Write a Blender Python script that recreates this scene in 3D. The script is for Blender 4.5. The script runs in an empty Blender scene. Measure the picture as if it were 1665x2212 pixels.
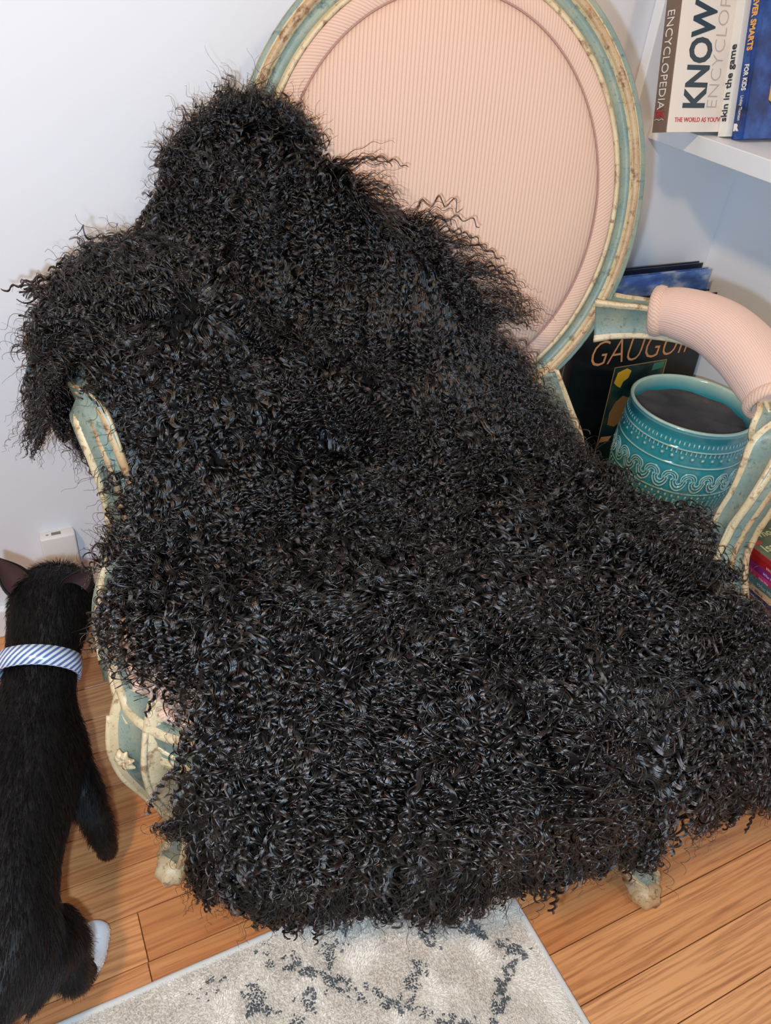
import bpy, bmesh, math, random
import numpy as np
from mathutils import Vector, Matrix, Euler

random.seed(7)
RNG = np.random.default_rng(11)
SC = bpy.context.scene
COL = SC.collection

# ------------------------------------------------------------------ camera
cam_d = bpy.data.cameras.new('camera')
cam = bpy.data.objects.new('camera', cam_d)
COL.objects.link(cam)
R_ = Vector((0.89679, -0.43314, 0.09029))
D_ = Vector((-0.19967, -0.57830, -0.79102))
F_ = Vector((0.39484, 0.69135, -0.60510))
m = Matrix(((R_.x, -D_.x, -F_.x, 0.0), (R_.y, -D_.y, -F_.y, 0.0), (R_.z, -D_.z, -F_.z, 1.0), (0, 0, 0, 1)))
cam.matrix_world = m
cam_d.sensor_fit = 'VERTICAL'
cam_d.sensor_height = 24.0
cam_d.sensor_width = 24.0
cam_d.lens = 24.0 * 1685.23 / 2212.0
cam_d.clip_start = 0.02
SC.camera = cam

# ------------------------------------------------------------------ world, lamps, exposure
world = bpy.data.worlds.new('room_light')
SC.world = world
world.use_nodes = True
bg = world.node_tree.nodes['Background']
bg.inputs['Color'].default_value = (0.86, 0.93, 1.0, 1)
bg.inputs['Strength'].default_value = 0.30


def lamp(name, kind, loc, power, color, size=0.1, target=None, spread=None):
    d = bpy.data.lights.new(name, kind)
    d.energy = power
    d.color = color
    if kind == 'AREA':
        d.shape = 'DISK'
        d.size = size
        if spread: d.spread = spread
    else:
        d.shadow_soft_size = size
    o = bpy.data.objects.new(name, d)
    COL.objects.link(o)
    o.location = loc
    if target is not None:
        o.rotation_euler = (Vector(target) - Vector(loc)).to_track_quat('-Z', 'Y').to_euler()
    return o


lamp('phone_flash', 'POINT', (-0.055, -0.01, 0.955), 31.0, (0.52, 0.73, 0.96), 0.012)
lamp('ceiling_lamp', 'AREA', (-0.60, -0.10, 2.05), 20.0, (1.0, 0.70, 0.43), 0.16, (0.5, 0.7, 0.3))
lamp('ceiling_lamp_far', 'AREA', (0.9, -0.9, 2.3), 9.5, (1.0, 0.76, 0.52), 0.22, (0.5, 0.7, 0.3))

vs = SC.view_settings
vs.view_transform = 'Standard'
vs.look = 'None'
vs.exposure = 0.0
vs.gamma = 1.0
vs.use_curve_mapping = False


# ------------------------------------------------------------------ object helpers
def tag(o, label=None, cat=None, group=None, kind=None):
    if label: o['label'] = label
    if cat: o['category'] = cat
    if group: o['group'] = group
    if kind: o['kind'] = kind
    return o


def empty(name, loc=(0, 0, 0), rz=0.0, label=None, cat=None, group=None):
    o = bpy.data.objects.new(name, None)
    COL.objects.link(o)
    o.location = loc
    o.rotation_euler = (0, 0, rz)
    o.empty_display_size = 0.05
    return tag(o, label, cat, group)


def link(name, me, mats, parent=None, smooth=True):
    if not isinstance(mats, (list, tuple)): mats = [mats]
    for mt in mats: me.materials.append(mt)
    if smooth:
        me.polygons.foreach_set('use_smooth', [True] * len(me.polygons))
    o = bpy.data.objects.new(name, me)
    COL.objects.link(o)
    if parent: o.parent = parent
    return o


def from_bm(name, bm, mats, parent=None, smooth=True):
    me = bpy.data.meshes.new(name)
    bm.normal_update()
    bm.to_mesh(me)
    bm.free()
    return link(name, me, mats, parent, smooth)


def box(name, lo, hi, mat, parent=None, bevel=0.0, smooth=False, seg=2):
    bm = bmesh.new()
    bmesh.ops.create_cube(bm, size=1.0)
    c = [(a + b) / 2 for a, b in zip(lo, hi)]
    s = [(b - a) for a, b in zip(lo, hi)]
    for v in bm.verts:
        v.co = Vector((c[0] + v.co.x * s[0], c[1] + v.co.y * s[1], c[2] + v.co.z * s[2]))
    if bevel > 0:
        bmesh.ops.bevel(bm, geom=bm.edges[:], offset=bevel, segments=seg, affect='EDGES', profile=0.5)
    return from_bm(name, bm, mat, parent, smooth)


def spline(pts, n):
    """Catmull-Rom through the points, n samples."""
    P = np.array(pts, float)
    if P.ndim == 1: P = P[:, None]
    k = len(P)
    t = np.linspace(0, k - 1, n)
    i = np.clip(t.astype(int), 0, k - 2)
    f = (t - i)[:, None]
    p0 = P[np.maximum(i - 1, 0)]; p1 = P[i]; p2 = P[i + 1]; p3 = P[np.minimum(i + 2, k - 1)]
    return 0.5 * ((2 * p1) + (-p0 + p2) * f + (2 * p0 - 5 * p1 + 4 * p2 - p3) * f ** 2 + (-p0 + 3 * p1 - 3 * p2 + p3) * f ** 3)


def sweep(name, path, A, B, prof, mats, parent=None, closed=False, scale=None, zone=None, caps=True, smooth=True):
    """Sweep a closed profile [(a,b)] along path; A and B are the per-point frame axes; scale is per point (sa,sb)."""
    P = np.array(path, float); n = len(P); k = len(prof)
    A = np.broadcast_to(np.array(A, float), P.shape); B = np.broadcast_to(np.array(B, float), P.shape)
    pr = np.array(prof, float)
    sc = np.ones((n, 2)) if scale is None else np.array(scale, float)
    if sc.ndim == 1: sc = np.stack([sc, sc], 1)
    V = P[:, None, :] + A[:, None, :] * (pr[None, :, 0:1] * sc[:, None, 0:1]) + B[:, None, :] * (pr[None, :, 1:2] * sc[:, None, 1:2])
    verts = V.reshape(-1, 3).tolist()
    faces = []; mi = []; uvs = []
    L = np.r_[0, np.cumsum(np.linalg.norm(np.diff(P, axis=0), axis=1))]
    if closed: Lc = L[-1] + np.linalg.norm(P[0] - P[-1])
    q = np.vstack([pr, pr[:1]]) * sc.mean()
    W = np.r_[0, np.cumsum(np.linalg.norm(np.diff(q, axis=0), axis=1))]
    for i in range(n if closed else n - 1):
        j = (i + 1) % n
        l0 = L[i]; l1 = L[j] if j else Lc
        for c in range(k):
            d = (c + 1) % k
            faces.append((i * k + c, i * k + d, j * k + d, j * k + c))
            mi.append(zone[c] if zone else 0)
            uvs += [(l0, W[c]), (l0, W[c + 1]), (l1, W[c + 1]), (l1, W[c])]
    if caps and not closed:
        faces.append(tuple(range(k))[::-1]); mi.append(0); uvs += [(0, 0)] * k
        faces.append(tuple(range((n - 1) * k, n * k))); mi.append(0); uvs += [(0, 0)] * k
    me = bpy.data.meshes.new(name)
    me.from_pydata(verts, [], faces)
    me.update()
    uv = me.uv_layers.new(name='UVMap')
    uv.data.foreach_set('uv', np.array(uvs, float).ravel())
    me.polygons.foreach_set('material_index', mi)
    bm = bmesh.new(); bm.from_mesh(me); bmesh.ops.recalc_face_normals(bm, faces=bm.faces[:]); bm.to_mesh(me); bm.free()
    return link(name, me, mats, parent, smooth)


def frames(path, up):
    """tangent-perpendicular frame: A sideways, B close to up."""
    P = np.array(path, float)
    T = np.gradient(P, axis=0); T /= np.linalg.norm(T, axis=1)[:, None]
    U = np.broadcast_to(np.array(up, float), P.shape)
    A = np.cross(T, U); A /= np.linalg.norm(A, axis=1)[:, None]
    B = np.cross(A, T)
    return A, B


def tube(name, pts, rad, mat, parent=None, n=24, k=8, up=(0, 0, 1), flat=1.0):
    P = spline(pts, n)
    r = spline(rad, n)[:, 0]
    A, B = frames(P, up)
    prof = [(math.cos(a), math.sin(a)) for a in np.linspace(0, 2 * math.pi, k, endpoint=False)]
    return sweep(name, P, A, B, prof, mat, parent, scale=np.stack([r, r * flat], 1))


def join(name, objs, parent=None):
    """Merge several helper meshes into one mesh object (one part)."""
    bm = bmesh.new(); mats = []
    for o in objs:
        idx = []
        for mt in o.data.materials:
            if mt not in mats: mats.append(mt)
            idx.append(mats.index(mt))
        n0 = len(bm.faces)
        bm.from_mesh(o.data)
        bm.faces.ensure_lookup_table()
        for f in bm.faces[n0:]: f.material_index = idx[f.material_index] if idx else 0
    for o in objs:
        me = o.data; bpy.data.objects.remove(o); bpy.data.meshes.remove(me)
    me = bpy.data.meshes.new(name); bm.to_mesh(me); bm.free()
    for mt in mats: me.materials.append(mt)
    o = bpy.data.objects.new(name, me); COL.objects.link(o)
    if parent: o.parent = parent
    return o


# ------------------------------------------------------------------ material helpers
def srgb(r, g, b):
    f = lambda c: (c / 255 / 12.92) if c / 255 <= 0.04045 else ((c / 255 + 0.055) / 1.055) ** 2.4
    return (f(r), f(g), f(b), 1.0)


class Mat:
    def __init__(s, name, color=(0.8, 0.8, 0.8, 1), rough=0.5, spec=0.5):
        s.m = bpy.data.materials.new(name); s.m.use_nodes = True
        s.t = s.m.node_tree; s.b = s.t.nodes['Principled BSDF']
        s.b.inputs['Base Color'].default_value = color
        s.b.inputs['Roughness'].default_value = rough
        s.b.inputs['Specular IOR Level'].default_value = spec

    def n(s, typ, **kw):
        nd = s.t.nodes.new(typ)
        for k, v in kw.items():
            if k in nd.inputs: nd.inputs[k].default_value = v
            else: setattr(nd, k, v)
        return nd

    def l(s, a, b): s.t.links.new(a, b)

    def coord(s, kind='Object', scale=(1, 1, 1), rot=(0, 0, 0)):
        tc = s.n('ShaderNodeTexCoord'); mp = s.n('ShaderNodeMapping')
        mp.inputs['Scale'].default_value = scale; mp.inputs['Rotation'].default_value = rot
        s.l(tc.outputs[kind], mp.inputs['Vector'])
        return mp.outputs['Vector']

    def noise(s, vec, scale, detail=4, rough=0.55):
        nd = s.n('ShaderNodeTexNoise'); nd.inputs['Scale'].default_value = scale
        nd.inputs['Detail'].default_value = detail; nd.inputs['Roughness'].default_value = rough
        s.l(vec, nd.inputs['Vector']); return nd.outputs['Fac']

    def ramp(s, fac, stops, interp='LINEAR'):
        nd = s.n('ShaderNodeValToRGB'); cr = nd.color_ramp; cr.interpolation = interp
        while len(cr.elements) < len(stops): cr.elements.new(0.5)
        for e, (p, c) in zip(cr.elements, stops): e.position = p; e.color = c
        s.l(fac, nd.inputs['Fac']); return nd.outputs['Color']

    def mix(s, fac, a, b, mode='MIX'):
        nd = s.n('ShaderNodeMix', data_type='RGBA', blend_type=mode)
        for sock, val in ((nd.inputs[0], fac), (nd.inputs[6], a), (nd.inputs[7], b)):
            if hasattr(val, 'node'): s.l(val, sock)
            else: sock.default_value = val
        return nd.outputs[2]

    def color(s, c): s.l(c, s.b.inputs['Base Color']); return s

    def bump(s, h, strength=0.3, dist=0.001):
        prev = s.b.inputs['Normal'].links[0].from_socket if s.b.inputs['Normal'].links else None
        nd = s.n('ShaderNodeBump'); nd.inputs['Strength'].default_value = strength; nd.inputs['Distance'].default_value = dist
        s.l(h, nd.inputs['Height'])
        if prev: s.l(prev, nd.inputs['Normal'])
        s.l(nd.outputs['Normal'], s.b.inputs['Normal']); return s


def plain(name, col, rough=0.5, spec=0.5): return Mat(name, col, rough, spec).m


BLK = (0, 0, 0, 1); WHT = (1, 1, 1, 1)
g = lambda v: (v, v, v, 1)

# wall paint
M_ = Mat('wall_paint', srgb(228, 228, 232), 0.75, 0.25); v = M_.coord(); M_.bump(M_.noise(v, 260, 3), 0.08, 0.001); wall_paint = M_.m
M_ = Mat('shelf_white', srgb(240, 242, 245), 0.38, 0.4); v = M_.coord(); M_.bump(M_.noise(v, 60, 2), 0.03, 0.001); shelf_white = M_.m
plastic_white = plain('plastic_white', srgb(225, 222, 218), 0.4)

# oak boards
M_ = Mat('oak_board', rough=0.33, spec=0.45)
oi = M_.n('ShaderNodeObjectInfo')
tc = M_.n('ShaderNodeTexCoord')
off = M_.n('ShaderNodeVectorMath', operation='MULTIPLY_ADD')
cmb = M_.n('ShaderNodeCombineXYZ')
M_.l(oi.outputs['Random'], cmb.inputs[0]); M_.l(oi.outputs['Random'], cmb.inputs[1]); M_.l(oi.outputs['Random'], cmb.inputs[2])
M_.l(cmb.outputs[0], off.inputs[0]); off.inputs[1].default_value = (37, 53, 19); M_.l(tc.outputs['Object'], off.inputs[2])
mp = M_.n('ShaderNodeMapping'); mp.inputs['Scale'].default_value = (1.3, 16, 16); M_.l(off.outputs[0], mp.inputs['Vector'])
n1 = M_.noise(mp.outputs[0], 2.2, 3, 0.5)
wv = M_.n('ShaderNodeTexWave', wave_type='BANDS', bands_direction='Y'); wv.inputs['Scale'].default_value = 2.1
wv.inputs['Distortion'].default_value = 16; wv.inputs['Detail'].default_value = 3.5; wv.inputs['Detail Scale'].default_value = 0.9
M_.l(mp.outputs[0], wv.inputs['Vector'])
mp2 = M_.n('ShaderNodeMapping'); mp2.inputs['Scale'].default_value = (9, 260, 260); M_.l(off.outputs[0], mp2.inputs['Vector'])
n2 = M_.noise(mp2.outputs[0], 1.0, 4, 0.6)
base = M_.ramp(oi.outputs['Random'], [(0.0, srgb(196, 128, 78)), (0.3, srgb(220, 158, 106)), (0.62, srgb(186, 116, 68)), (0.8, srgb(206, 142, 92)), (1.0, srgb(212, 148, 94))])
c = M_.mix(M_.ramp(wv.outputs['Fac'], [(0.45, g(0.0)), (0.95, g(0.42))]), base, srgb(146, 84, 44))
c = M_.mix(M_.ramp(n1, [(0.42, g(0.0)), (0.72, g(0.55))]), c, srgb(226, 168, 108))
c = M_.mix(M_.ramp(n2, [(0.34, g(0.6)), (0.50, g(0.0))]), c, srgb(150, 92, 56))
vk = M_.n('ShaderNodeTexVoronoi'); vk.inputs['Scale'].default_value = 1.0
mp3 = M_.n('ShaderNodeMapping'); mp3.inputs['Scale'].default_value = (2.2, 9, 9); M_.l(off.outputs[0], mp3.inputs['Vector']); M_.l(mp3.outputs[0], vk.inputs['Vector'])
c = M_.mix(M_.ramp(vk.outputs['Distance'], [(0.03, g(0.85)), (0.09, g(0.0))]), c, srgb(84, 48, 28))
M_.color(c); M_.bump(n2, 0.12, 0.0006); oak = M_.m
gap_dark = plain('joint_dark', srgb(52, 30, 18), 0.8)


# distressed chair paints
def worn(name, main, worn_a, worn_b, amount=0.5, rough=0.42, sc_=1.0):
    M_ = Mat(name, rough=rough, spec=0.5)
    v = M_.coord()
    a = M_.noise(v, 70 * sc_, 6, 0.7); b = M_.noise(v, 26 * sc_, 4, 0.6); f = M_.noise(v, 320, 3, 0.6)
    c = M_.mix(M_.ramp(b, [(0.40, g(0)), (0.68, g(0.7))]), main, worn_a)
    c = M_.mix(M_.ramp(a, [(0.70 - 0.22 * amount, g(0)), (0.78 - 0.2 * amount, g(0.9))]), c, worn_b)
    c = M_.mix(M_.ramp(f, [(0.28, g(0.55)), (0.42, g(0))]), c, srgb(96, 78, 58))
    M_.color(c); M_.bump(a, 0.35, 0.0012); M_.bump(f, 0.2, 0.0006)
    return M_.m


teal_paint = worn('teal_paint', srgb(118, 138, 130), srgb(158, 160, 138), srgb(84, 100, 92), 0.6)
cream_paint = worn('cream_paint', srgb(216, 196, 158), srgb(188, 166, 128), srgb(142, 108, 74), 0.75)
gilt_paint = worn('gilt_paint', srgb(196, 168, 128), srgb(166, 124, 84), srgb(120, 80, 50), 0.75)
CH = [cream_paint, teal_paint, gilt_paint]
Z0, ZT, ZG = 0, 1, 2


# pink rib fabric, ribs along the UV's v or object z
def fabric(name, mode, period=0.0046, col=(222, 188, 168), col2=(202, 164, 146)):
    M_ = Mat(name, rough=0.92, spec=0.12)
    M_.b.inputs['Sheen Weight'].default_value = 0.25
    v = M_.coord('UV' if mode != 'obj' else 'Object', rot=(0, 0, math.radians(35)) if mode == 'twill' else (0, 0, 0))
    wv = M_.n('ShaderNodeTexWave', wave_type='BANDS', bands_direction='Y' if mode == 'across' else 'X')
    wv.inputs['Scale'].default_value = 2 * math.pi / (20 * period); wv.inputs['Distortion'].default_value = 0.6
    wv.inputs['Detail'].default_value = 1.0; wv.inputs['Detail Scale'].default_value = 40
    M_.l(v, wv.inputs['Vector'])
    w2 = M_.n('ShaderNodeTexWave', wave_type='BANDS', bands_direction='Z' if mode == 'obj' else ('X' if mode == 'across' else 'Y'))
    w2.inputs['Scale'].default_value = 2 * math.pi / (20 * 0.0034); w2.inputs['Distortion'].default_value = 2.5; w2.inputs['Detail Scale'].default_value = 60
    M_.l(v, w2.inputs['Vector'])
    big = M_.noise(v, 9, 3)
    c = M_.mix(M_.ramp(wv.outputs['Fac'], [(0.05, g(1)), (0.45, g(0))]), srgb(*col), srgb(*col2))
    c = M_.mix(M_.ramp(big, [(0.35, g(0)), (0.75, g(0.35))]), c, srgb(222, 190, 164))
    M_.color(c); M_.bump(wv.outputs['Fac'], 0.38, 0.0009)
    if mode != 'twill': M_.bump(w2.outputs['Fac'], 0.22, 0.0006)
    return M_.m


pink_panel = fabric('pink_ribbed_fabric', 'obj')
pink_uv = fabric('pink_ribbed_fabric_pad', 'across', 0.0027, (226, 192, 178), (212, 174, 160))
pink_braid = fabric('pink_braid', 'twill', 0.0034)

# black fleece hair and hide
def hair_mat(name, col, rough, spec, tint=0.0, sheen=0.0):
    M_ = Mat(name, col, rough, spec)
    hi = M_.n('ShaderNodeHairInfo')
    dark = (col[0] * 0.45, col[1] * 0.45, col[2] * 0.5, 1); light = (col[0] * 1.9 + tint, col[1] * 1.55 + tint * .7, col[2] * 1.3 + tint * .5, 1)
    c = M_.ramp(hi.outputs['Random'], [(0.0, dark), (0.7, col), (1.0, light)])
    M_.color(c)
    return M_.m


fleece_mat = bpy.data.materials.new('black_fleece'); fleece_mat.use_nodes = True
_t = fleece_mat.node_tree; _t.nodes.remove(_t.nodes['Principled BSDF'])
_h = _t.nodes.new('ShaderNodeBsdfHairPrincipled'); _h.model = 'CHIANG'; _h.parametrization = 'MELANIN'
_h.inputs['Melanin'].default_value = 0.995; _h.inputs['Melanin Redness'].default_value = 0.0
_h.inputs['Random Color'].default_value = 0.2; _h.inputs['Roughness'].default_value = 0.18; _h.inputs['Radial Roughness'].default_value = 0.25
_h.inputs['Random Roughness'].default_value = 0.3; _h.inputs['IOR'].default_value = 1.75
_t.links.new(_h.outputs[0], _t.nodes['Material Output'].inputs['Surface'])
hide_mat = plain('black_hide', (0.006, 0.006, 0.006, 1), 0.9, 0.1)

# ------------------------------------------------------------------ room shell
WY = 1.058
S = lambda o: tag(o, kind='structure')
S(box('wall_back', (-2.2, WY, -0.05), (1.45, WY + 0.1, 2.5), wall_paint))
S(box('wall_right', (1.262, -2.0, -0.05), (1.36, WY, 2.5), wall_paint))
floor = S(box('floor', (-2.2, -2.0, -0.06), (1.262, WY, -0.012), gap_dark))
bb = box('baseboard_back', (-2.2, WY - 0.014, 0), (0.958, WY, 0.058), shelf_white, bevel=0.003)
S(bb)

bw = 0.0625
joints = {5: [0.007, 0.86], 6: [-0.044, 0.62], 7: [-0.36, 0.55]}
bi = 0
y = 0.0125 - bw * 8
row = -8
# first board line at y = 0.0125 + k * bw
while y < WY - 0.005:
    y1 = min(y + bw, WY)
    k = int(round((y - 0.0125) / bw))
    if k == 7: cuts = [0.007, 0.78, -0.7]
    elif k == 6: cuts = [-0.044, 0.006, 0.9]
    else: cuts = [random.uniform(-1.2, -0.5), random.uniform(-0.4, 0.35) if k > 7 else random.uniform(-0.5, -0.2), random.uniform(0.9, 1.2)]
    if k == 6: cuts = [-0.6, 0.006, 0.95]
    if k == 5: cuts = [-0.8, -0.043, 1.0]
    xs = [-2.2] + sorted(cuts) + [1.262]
    for a, b in zip(xs[:-1], xs[1:]):
        if b - a < 0.03: continue
        bm = bmesh.new(); bmesh.ops.create_cube(bm, size=1.0)
        gx, gy = 0.0004, 0.0005
        top = random.uniform(-0.0004, 0.0)
        lo = (a + gx, y + gy, -0.012); hi = (b - gx, y1 - gy, top)
        for vv in bm.verts:
            vv.co = Vector([(lo[q] + hi[q]) / 2 + vv.co[q] * (hi[q] - lo[q]) for q in range(3)])
        up = [e for e in bm.edges if all(vx.co.z > -0.005 for vx in e.verts)]
        bmesh.ops.bevel(bm, geom=up, offset=0.0007, segments=1, affect='EDGES')
        from_bm('floor_board', bm, oak, floor, smooth=False)
        bi += 1
    y += bw

# ------------------------------------------------------------------ bookcase
BF, BB, BT = 0.960, 1.228, 0.018   # front x, back x, board thickness
case = empty('bookcase', (1.1, 0.6, 0), label='white built-in bookcase with open shelves in the corner right of the armchair', cat='bookcase')


def cbox(name, lo, hi, mat=None, bevel=0.0015):
    o = box(name, [lo[0] - 1.1, lo[1] - 0.6, lo[2]], [hi[0] - 1.1, hi[1] - 0.6, hi[2]], mat or shelf_white, case, bevel=bevel)
    return o


cbox('side_panel', (BF, WY - 0.020, 0.0), (BB, WY - 0.001, 1.62))
cbox('side_panel', (BF, 0.02, 0.0), (BB, 0.04, 1.62))
cbox('back_panel', (BB, 0.02, 0.0), (BB + 0.02, WY - 0.001, 1.62))
SH = 0.780
for zt, fx in ((SH, 0.998), (0.145, 0.962), (1.16, 0.998), (1.6, 0.962)):
    o = cbox('shelf', (fx + 0.004, 0.04, zt - 0.0265), (BB, WY - 0.0202, zt))
    # lipped front edge strip
    lip = box('edge_strip', [fx - 1.1, 0.041 - 0.6, zt - 0.0265], [fx + 0.004 - 1.1, WY - 0.0205 - 0.6, zt + 0.0008], shelf_white, o, bevel=0.0012)
cbox('kick_board', (0.985, 0.04, 0.0), (1.0, WY - 0.0205, 0.118))


# ------------------------------------------------------------------ books
def text(name, s, size, mat, parent, loc, rot, ext=0.0004, sx=1.0, shear=0.0, align='LEFT', bold=0.0):
    c = bpy.data.curves.new(name, 'FONT'); c.body = s; c.size = size; c.extrude = ext; c.shear = shear
    c.align_x = align; c.offset = bold; c.resolution_u = 3
    c.materials.append(mat)
    o = bpy.data.objects.new(name, c); COL.objects.link(o)
    bpy.context.view_layer.update()
    me = bpy.data.meshes.new_from_object(o.evaluated_get(bpy.context.evaluated_depsgraph_get()))
    bpy.data.objects.remove(o); bpy.data.curves.remove(c)
    o = bpy.data.objects.new(name, me); COL.objects.link(o)
    o.parent = parent; o.location = loc; o.rotation_euler = rot; o.scale = (sx, 1, 1)
    return o


paper = plain('book_paper', srgb(236, 230, 218), 0.8, 0.2)
flat = {}


def fm(key, col, rough=0.4):
    if key not in flat: flat[key] = plain('print_' + key, col, rough)
    return flat[key]


def book(label, w, h, t, cover_m, spine_m=None, group=None, soft=True, over=0.0):
    """Local frame: spine plane x=0 facing -x, cover (front) facing -y at y=-t, rises along z; size w (x), t (y), h (z)."""
    r = empty('book', label=label, cat='book', group=group)
    spine_m = spine_m or cover_m
    ct = 0.0009 if soft else 0.0024
    ov = 0.0 if soft else 0.003
    box('page_block', (0.002, -t + ct, ov), (w - ov - 0.0005, -ct, h - ov), paper, r)
    box('front_cover', (0.0015, -t, 0), (w, -t + ct, h), cover_m, r, bevel=0.0003)
    box('back_cover', (0.0015, -ct, 0), (w, 0, h), cover_m, r, bevel=0.0003)
    if soft:
        box('spine', (0, -t, 0), (0.0018, 0, h), spine_m, r, bevel=0.0005)
    else:
        P = np.array([(0, 0, 0), (0, 0, h)], float)
        n = 10; prof = [(-t + i * t / n, -0.0016 * math.sin(math.pi * i / n)) for i in range(n + 1)] + [(0, 0.0025), (-t, 0.0025)]
        sweep('spine', P, (0, 1, 0), (1, 0, 0), prof, spine_m, r, smooth=False)
    return r


RX = math.pi / 2
# text on the front cover (facing -y): rot (90deg,0,0) reads along +x; vertical reading up: extra -90..


def basis(xv, yv, zv): return Matrix((xv, yv, zv)).transposed().to_euler()


COVER_UP = basis((0, 0, 1), (-1, 0, 0), (0, -1, 0))
COVER_FLAT = basis((1, 0, 0), (0, 0, 1), (0, -1, 0))
SPINE_DOWN = basis((0, 0, -1), (0, -1, 0), (-1, 0, 0))
SPINE_UP = basis((0, 0, 1), (0, 1, 0), (-1, 0, 0))   # reads upward on the face looking to -x

brown = fm('brown', srgb(120, 100, 86), 0.35); offw = fm('offwhite', srgb(238, 226, 214), 0.22); white = fm('white', srgb(240, 236, 228), 0.3)
ink = fm('ink', srgb(40, 40, 44), 0.35); silver = fm('silver_ink', srgb(66, 78, 84), 0.12); lgrey = fm('light_grey', srgb(190, 178, 168), 0.3)
red = fm('red', srgb(196, 44, 48), 0.4)
silver.node_tree.nodes['Principled BSDF'].inputs['Metallic'].default_value = 0.6

# 1 big encyclopedia
lean = math.radians(14.0)
b1 = book('large cream hardcover with taupe spine, leftmost on the upper shelf', 0.152, 0.30, 0.027, offw, brown, soft=False)
b1.location = (0.925, 0.9555, SH); b1.rotation_euler = (-lean, 0, 0)
text('spine_lettering', 'ENCYCLOPEDIA', 0.0190, white, b1, (-0.0022, -0.0072, 0.1545), SPINE_DOWN, sx=0.90, bold=-0.0002)
text('spine_lettering', 'KNOWLEDGE', 0.0190, white, b1, (-0.0022, -0.0072, 0.285), SPINE_DOWN, bold=0.0006, sx=0.95)
# publisher mark: open book shape with two letters
text('publisher_mark', 'DK', 0.013, red, b1, (-0.0024, -0.0235, 0.0195), basis((0, -1, 0), (0, 0, 1), (-1, 0, 0)), sx=0.9).location.y = -0.0050
for s in (-1, 1):
    tube('publisher_mark', [(-0.0023, -0.0135, 0.0160), (-0.0023, -0.0135 + s * 0.005, 0.0178), (-0.0023, -0.0135 + s * 0.0095, 0.0162)], [0.0004, 0.0004, 0.0004], white, b1, n=8, k=5)
    tube('publisher_mark', [(-0.0023, -0.0135, 0.0300), (-0.0023, -0.0135 + s * 0.005, 0.0316), (-0.0023, -0.0135 + s * 0.0095, 0.0302), (-0.0023, -0.0135 + s * 0.0096, 0.0165)], [0.0003] * 4, red, b1, n=12, k=5)
text('cover_title', 'KNOW', 0.058, silver, b1, (0.068, -0.0272, 0.030), COVER_UP, bold=0.0018, sx=0.70)
text('cover_title', 'ENCYCLOPEDIA', 0.030, lgrey, b1, (0.094, -0.0272, 0.030), COVER_UP, sx=0.92, bold=-0.0006)
text('cover_subtitle', "THE WORLD AS YOU'VE NEVER SEEN IT", 0.0088, red, b1, (0.0145, -0.0272, 0.0135), COVER_FLAT, sx=0.98)


def flatpoly(name, pts, th, mat, parent, mat2=None):
    """flat printed shape on a book's front cover: pts are (x,z), placed at y=th"""
    bm = bmesh.new(); vs_ = [bm.verts.new((p[0], th, p[1])) for p in pts]
    f = bm.faces.new(vs_); r = bmesh.ops.extrude_face_region(bm, geom=[f])
    for e in r['geom']:
        if isinstance(e, bmesh.types.BMVert): e.co.y += 0.0002
    bmesh.ops.recalc_face_normals(bm, faces=bm.faces[:])
    return from_bm(name, bm, mat, parent, False)


skin = Mat('print_portrait', rough=0.25); vv = skin.coord(); skin.color(skin.ramp(skin.noise(vv, 25, 2), [(0.3, srgb(90, 62, 54)), (0.55, srgb(168, 116, 96)), (0.8, srgb(206, 160, 136))]))
flatpoly('cover_picture', [(0.152, 0.02), (0.128, 0.03), (0.124, 0.052), (0.120, 0.066), (0.1245, 0.074), (0.119, 0.082), (0.124, 0.090), (0.121, 0.098), (0.111, 0.108), (0.113, 0.116), (0.126, 0.140), (0.131, 0.165), (0.130, 0.19), (0.124, 0.215), (0.122, 0.25), (0.152, 0.28)], -0.0273, skin.m, b1)

# 2 thin white paperback
b2 = book('slim white paperback with plain black spine lettering, second from left on the upper shelf', 0.13, 0.235, 0.0155, white, white)
b2.location = (1.030, 0.9272, SH); b2.rotation_euler = (-math.radians(14.3), 0, 0)
text('spine_lettering', 'skin in the game', 0.0150, ink, b2, (-0.0006, -0.0120, 0.020), SPINE_UP, sx=1.02, bold=0.0002)
text('spine_lettering', 'jason', 0.0150, ink, b2, (-0.0006, -0.0120, 0.176), SPINE_UP, sx=1.0)

# 3 blue book
blue_m = Mat('print_blue_cloud', rough=0.14, spec=0.6); vv = blue_m.coord(); blue_m.color(blue_m.ramp(blue_m.noise(vv, 34, 4), [(0.32, srgb(16, 30, 70)), (0.52, srgb(28, 66, 140)), (0.75, srgb(52, 104, 180))]))
b3 = book('glossy blue hardcover with yellow badge, rightmost on the upper shelf', 0.16, 0.24, 0.022, blue_m.m, blue_m.m, soft=False)
b3.location = (1.042, 0.9105, SH); b3.rotation_euler = (-math.radians(14.6), 0, 0)
orange_ink = fm('orange_ink', srgb(240, 176, 96))
text('spine_lettering', 'BE EVEN', 0.0125, orange_ink, b3, (-0.0024, -0.0070, 0.232), SPINE_DOWN, bold=0.0004)
text('spine_lettering', 'EVER SMARTS', 0.0125, orange_ink, b3, (-0.0024, -0.0070, 0.1800), SPINE_DOWN, bold=0.0005, sx=0.86)
text('spine_lettering', 'FOR KIDS', 0.0105, white, b3, (-0.0024, -0.0075, 0.098), SPINE_DOWN, bold=0.0003, sx=0.75)
text('spine_lettering', 'Lindsay Thomson', 0.0075, white, b3, (-0.0024, -0.0080, 0.058), SPINE_DOWN, sx=.62)
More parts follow.
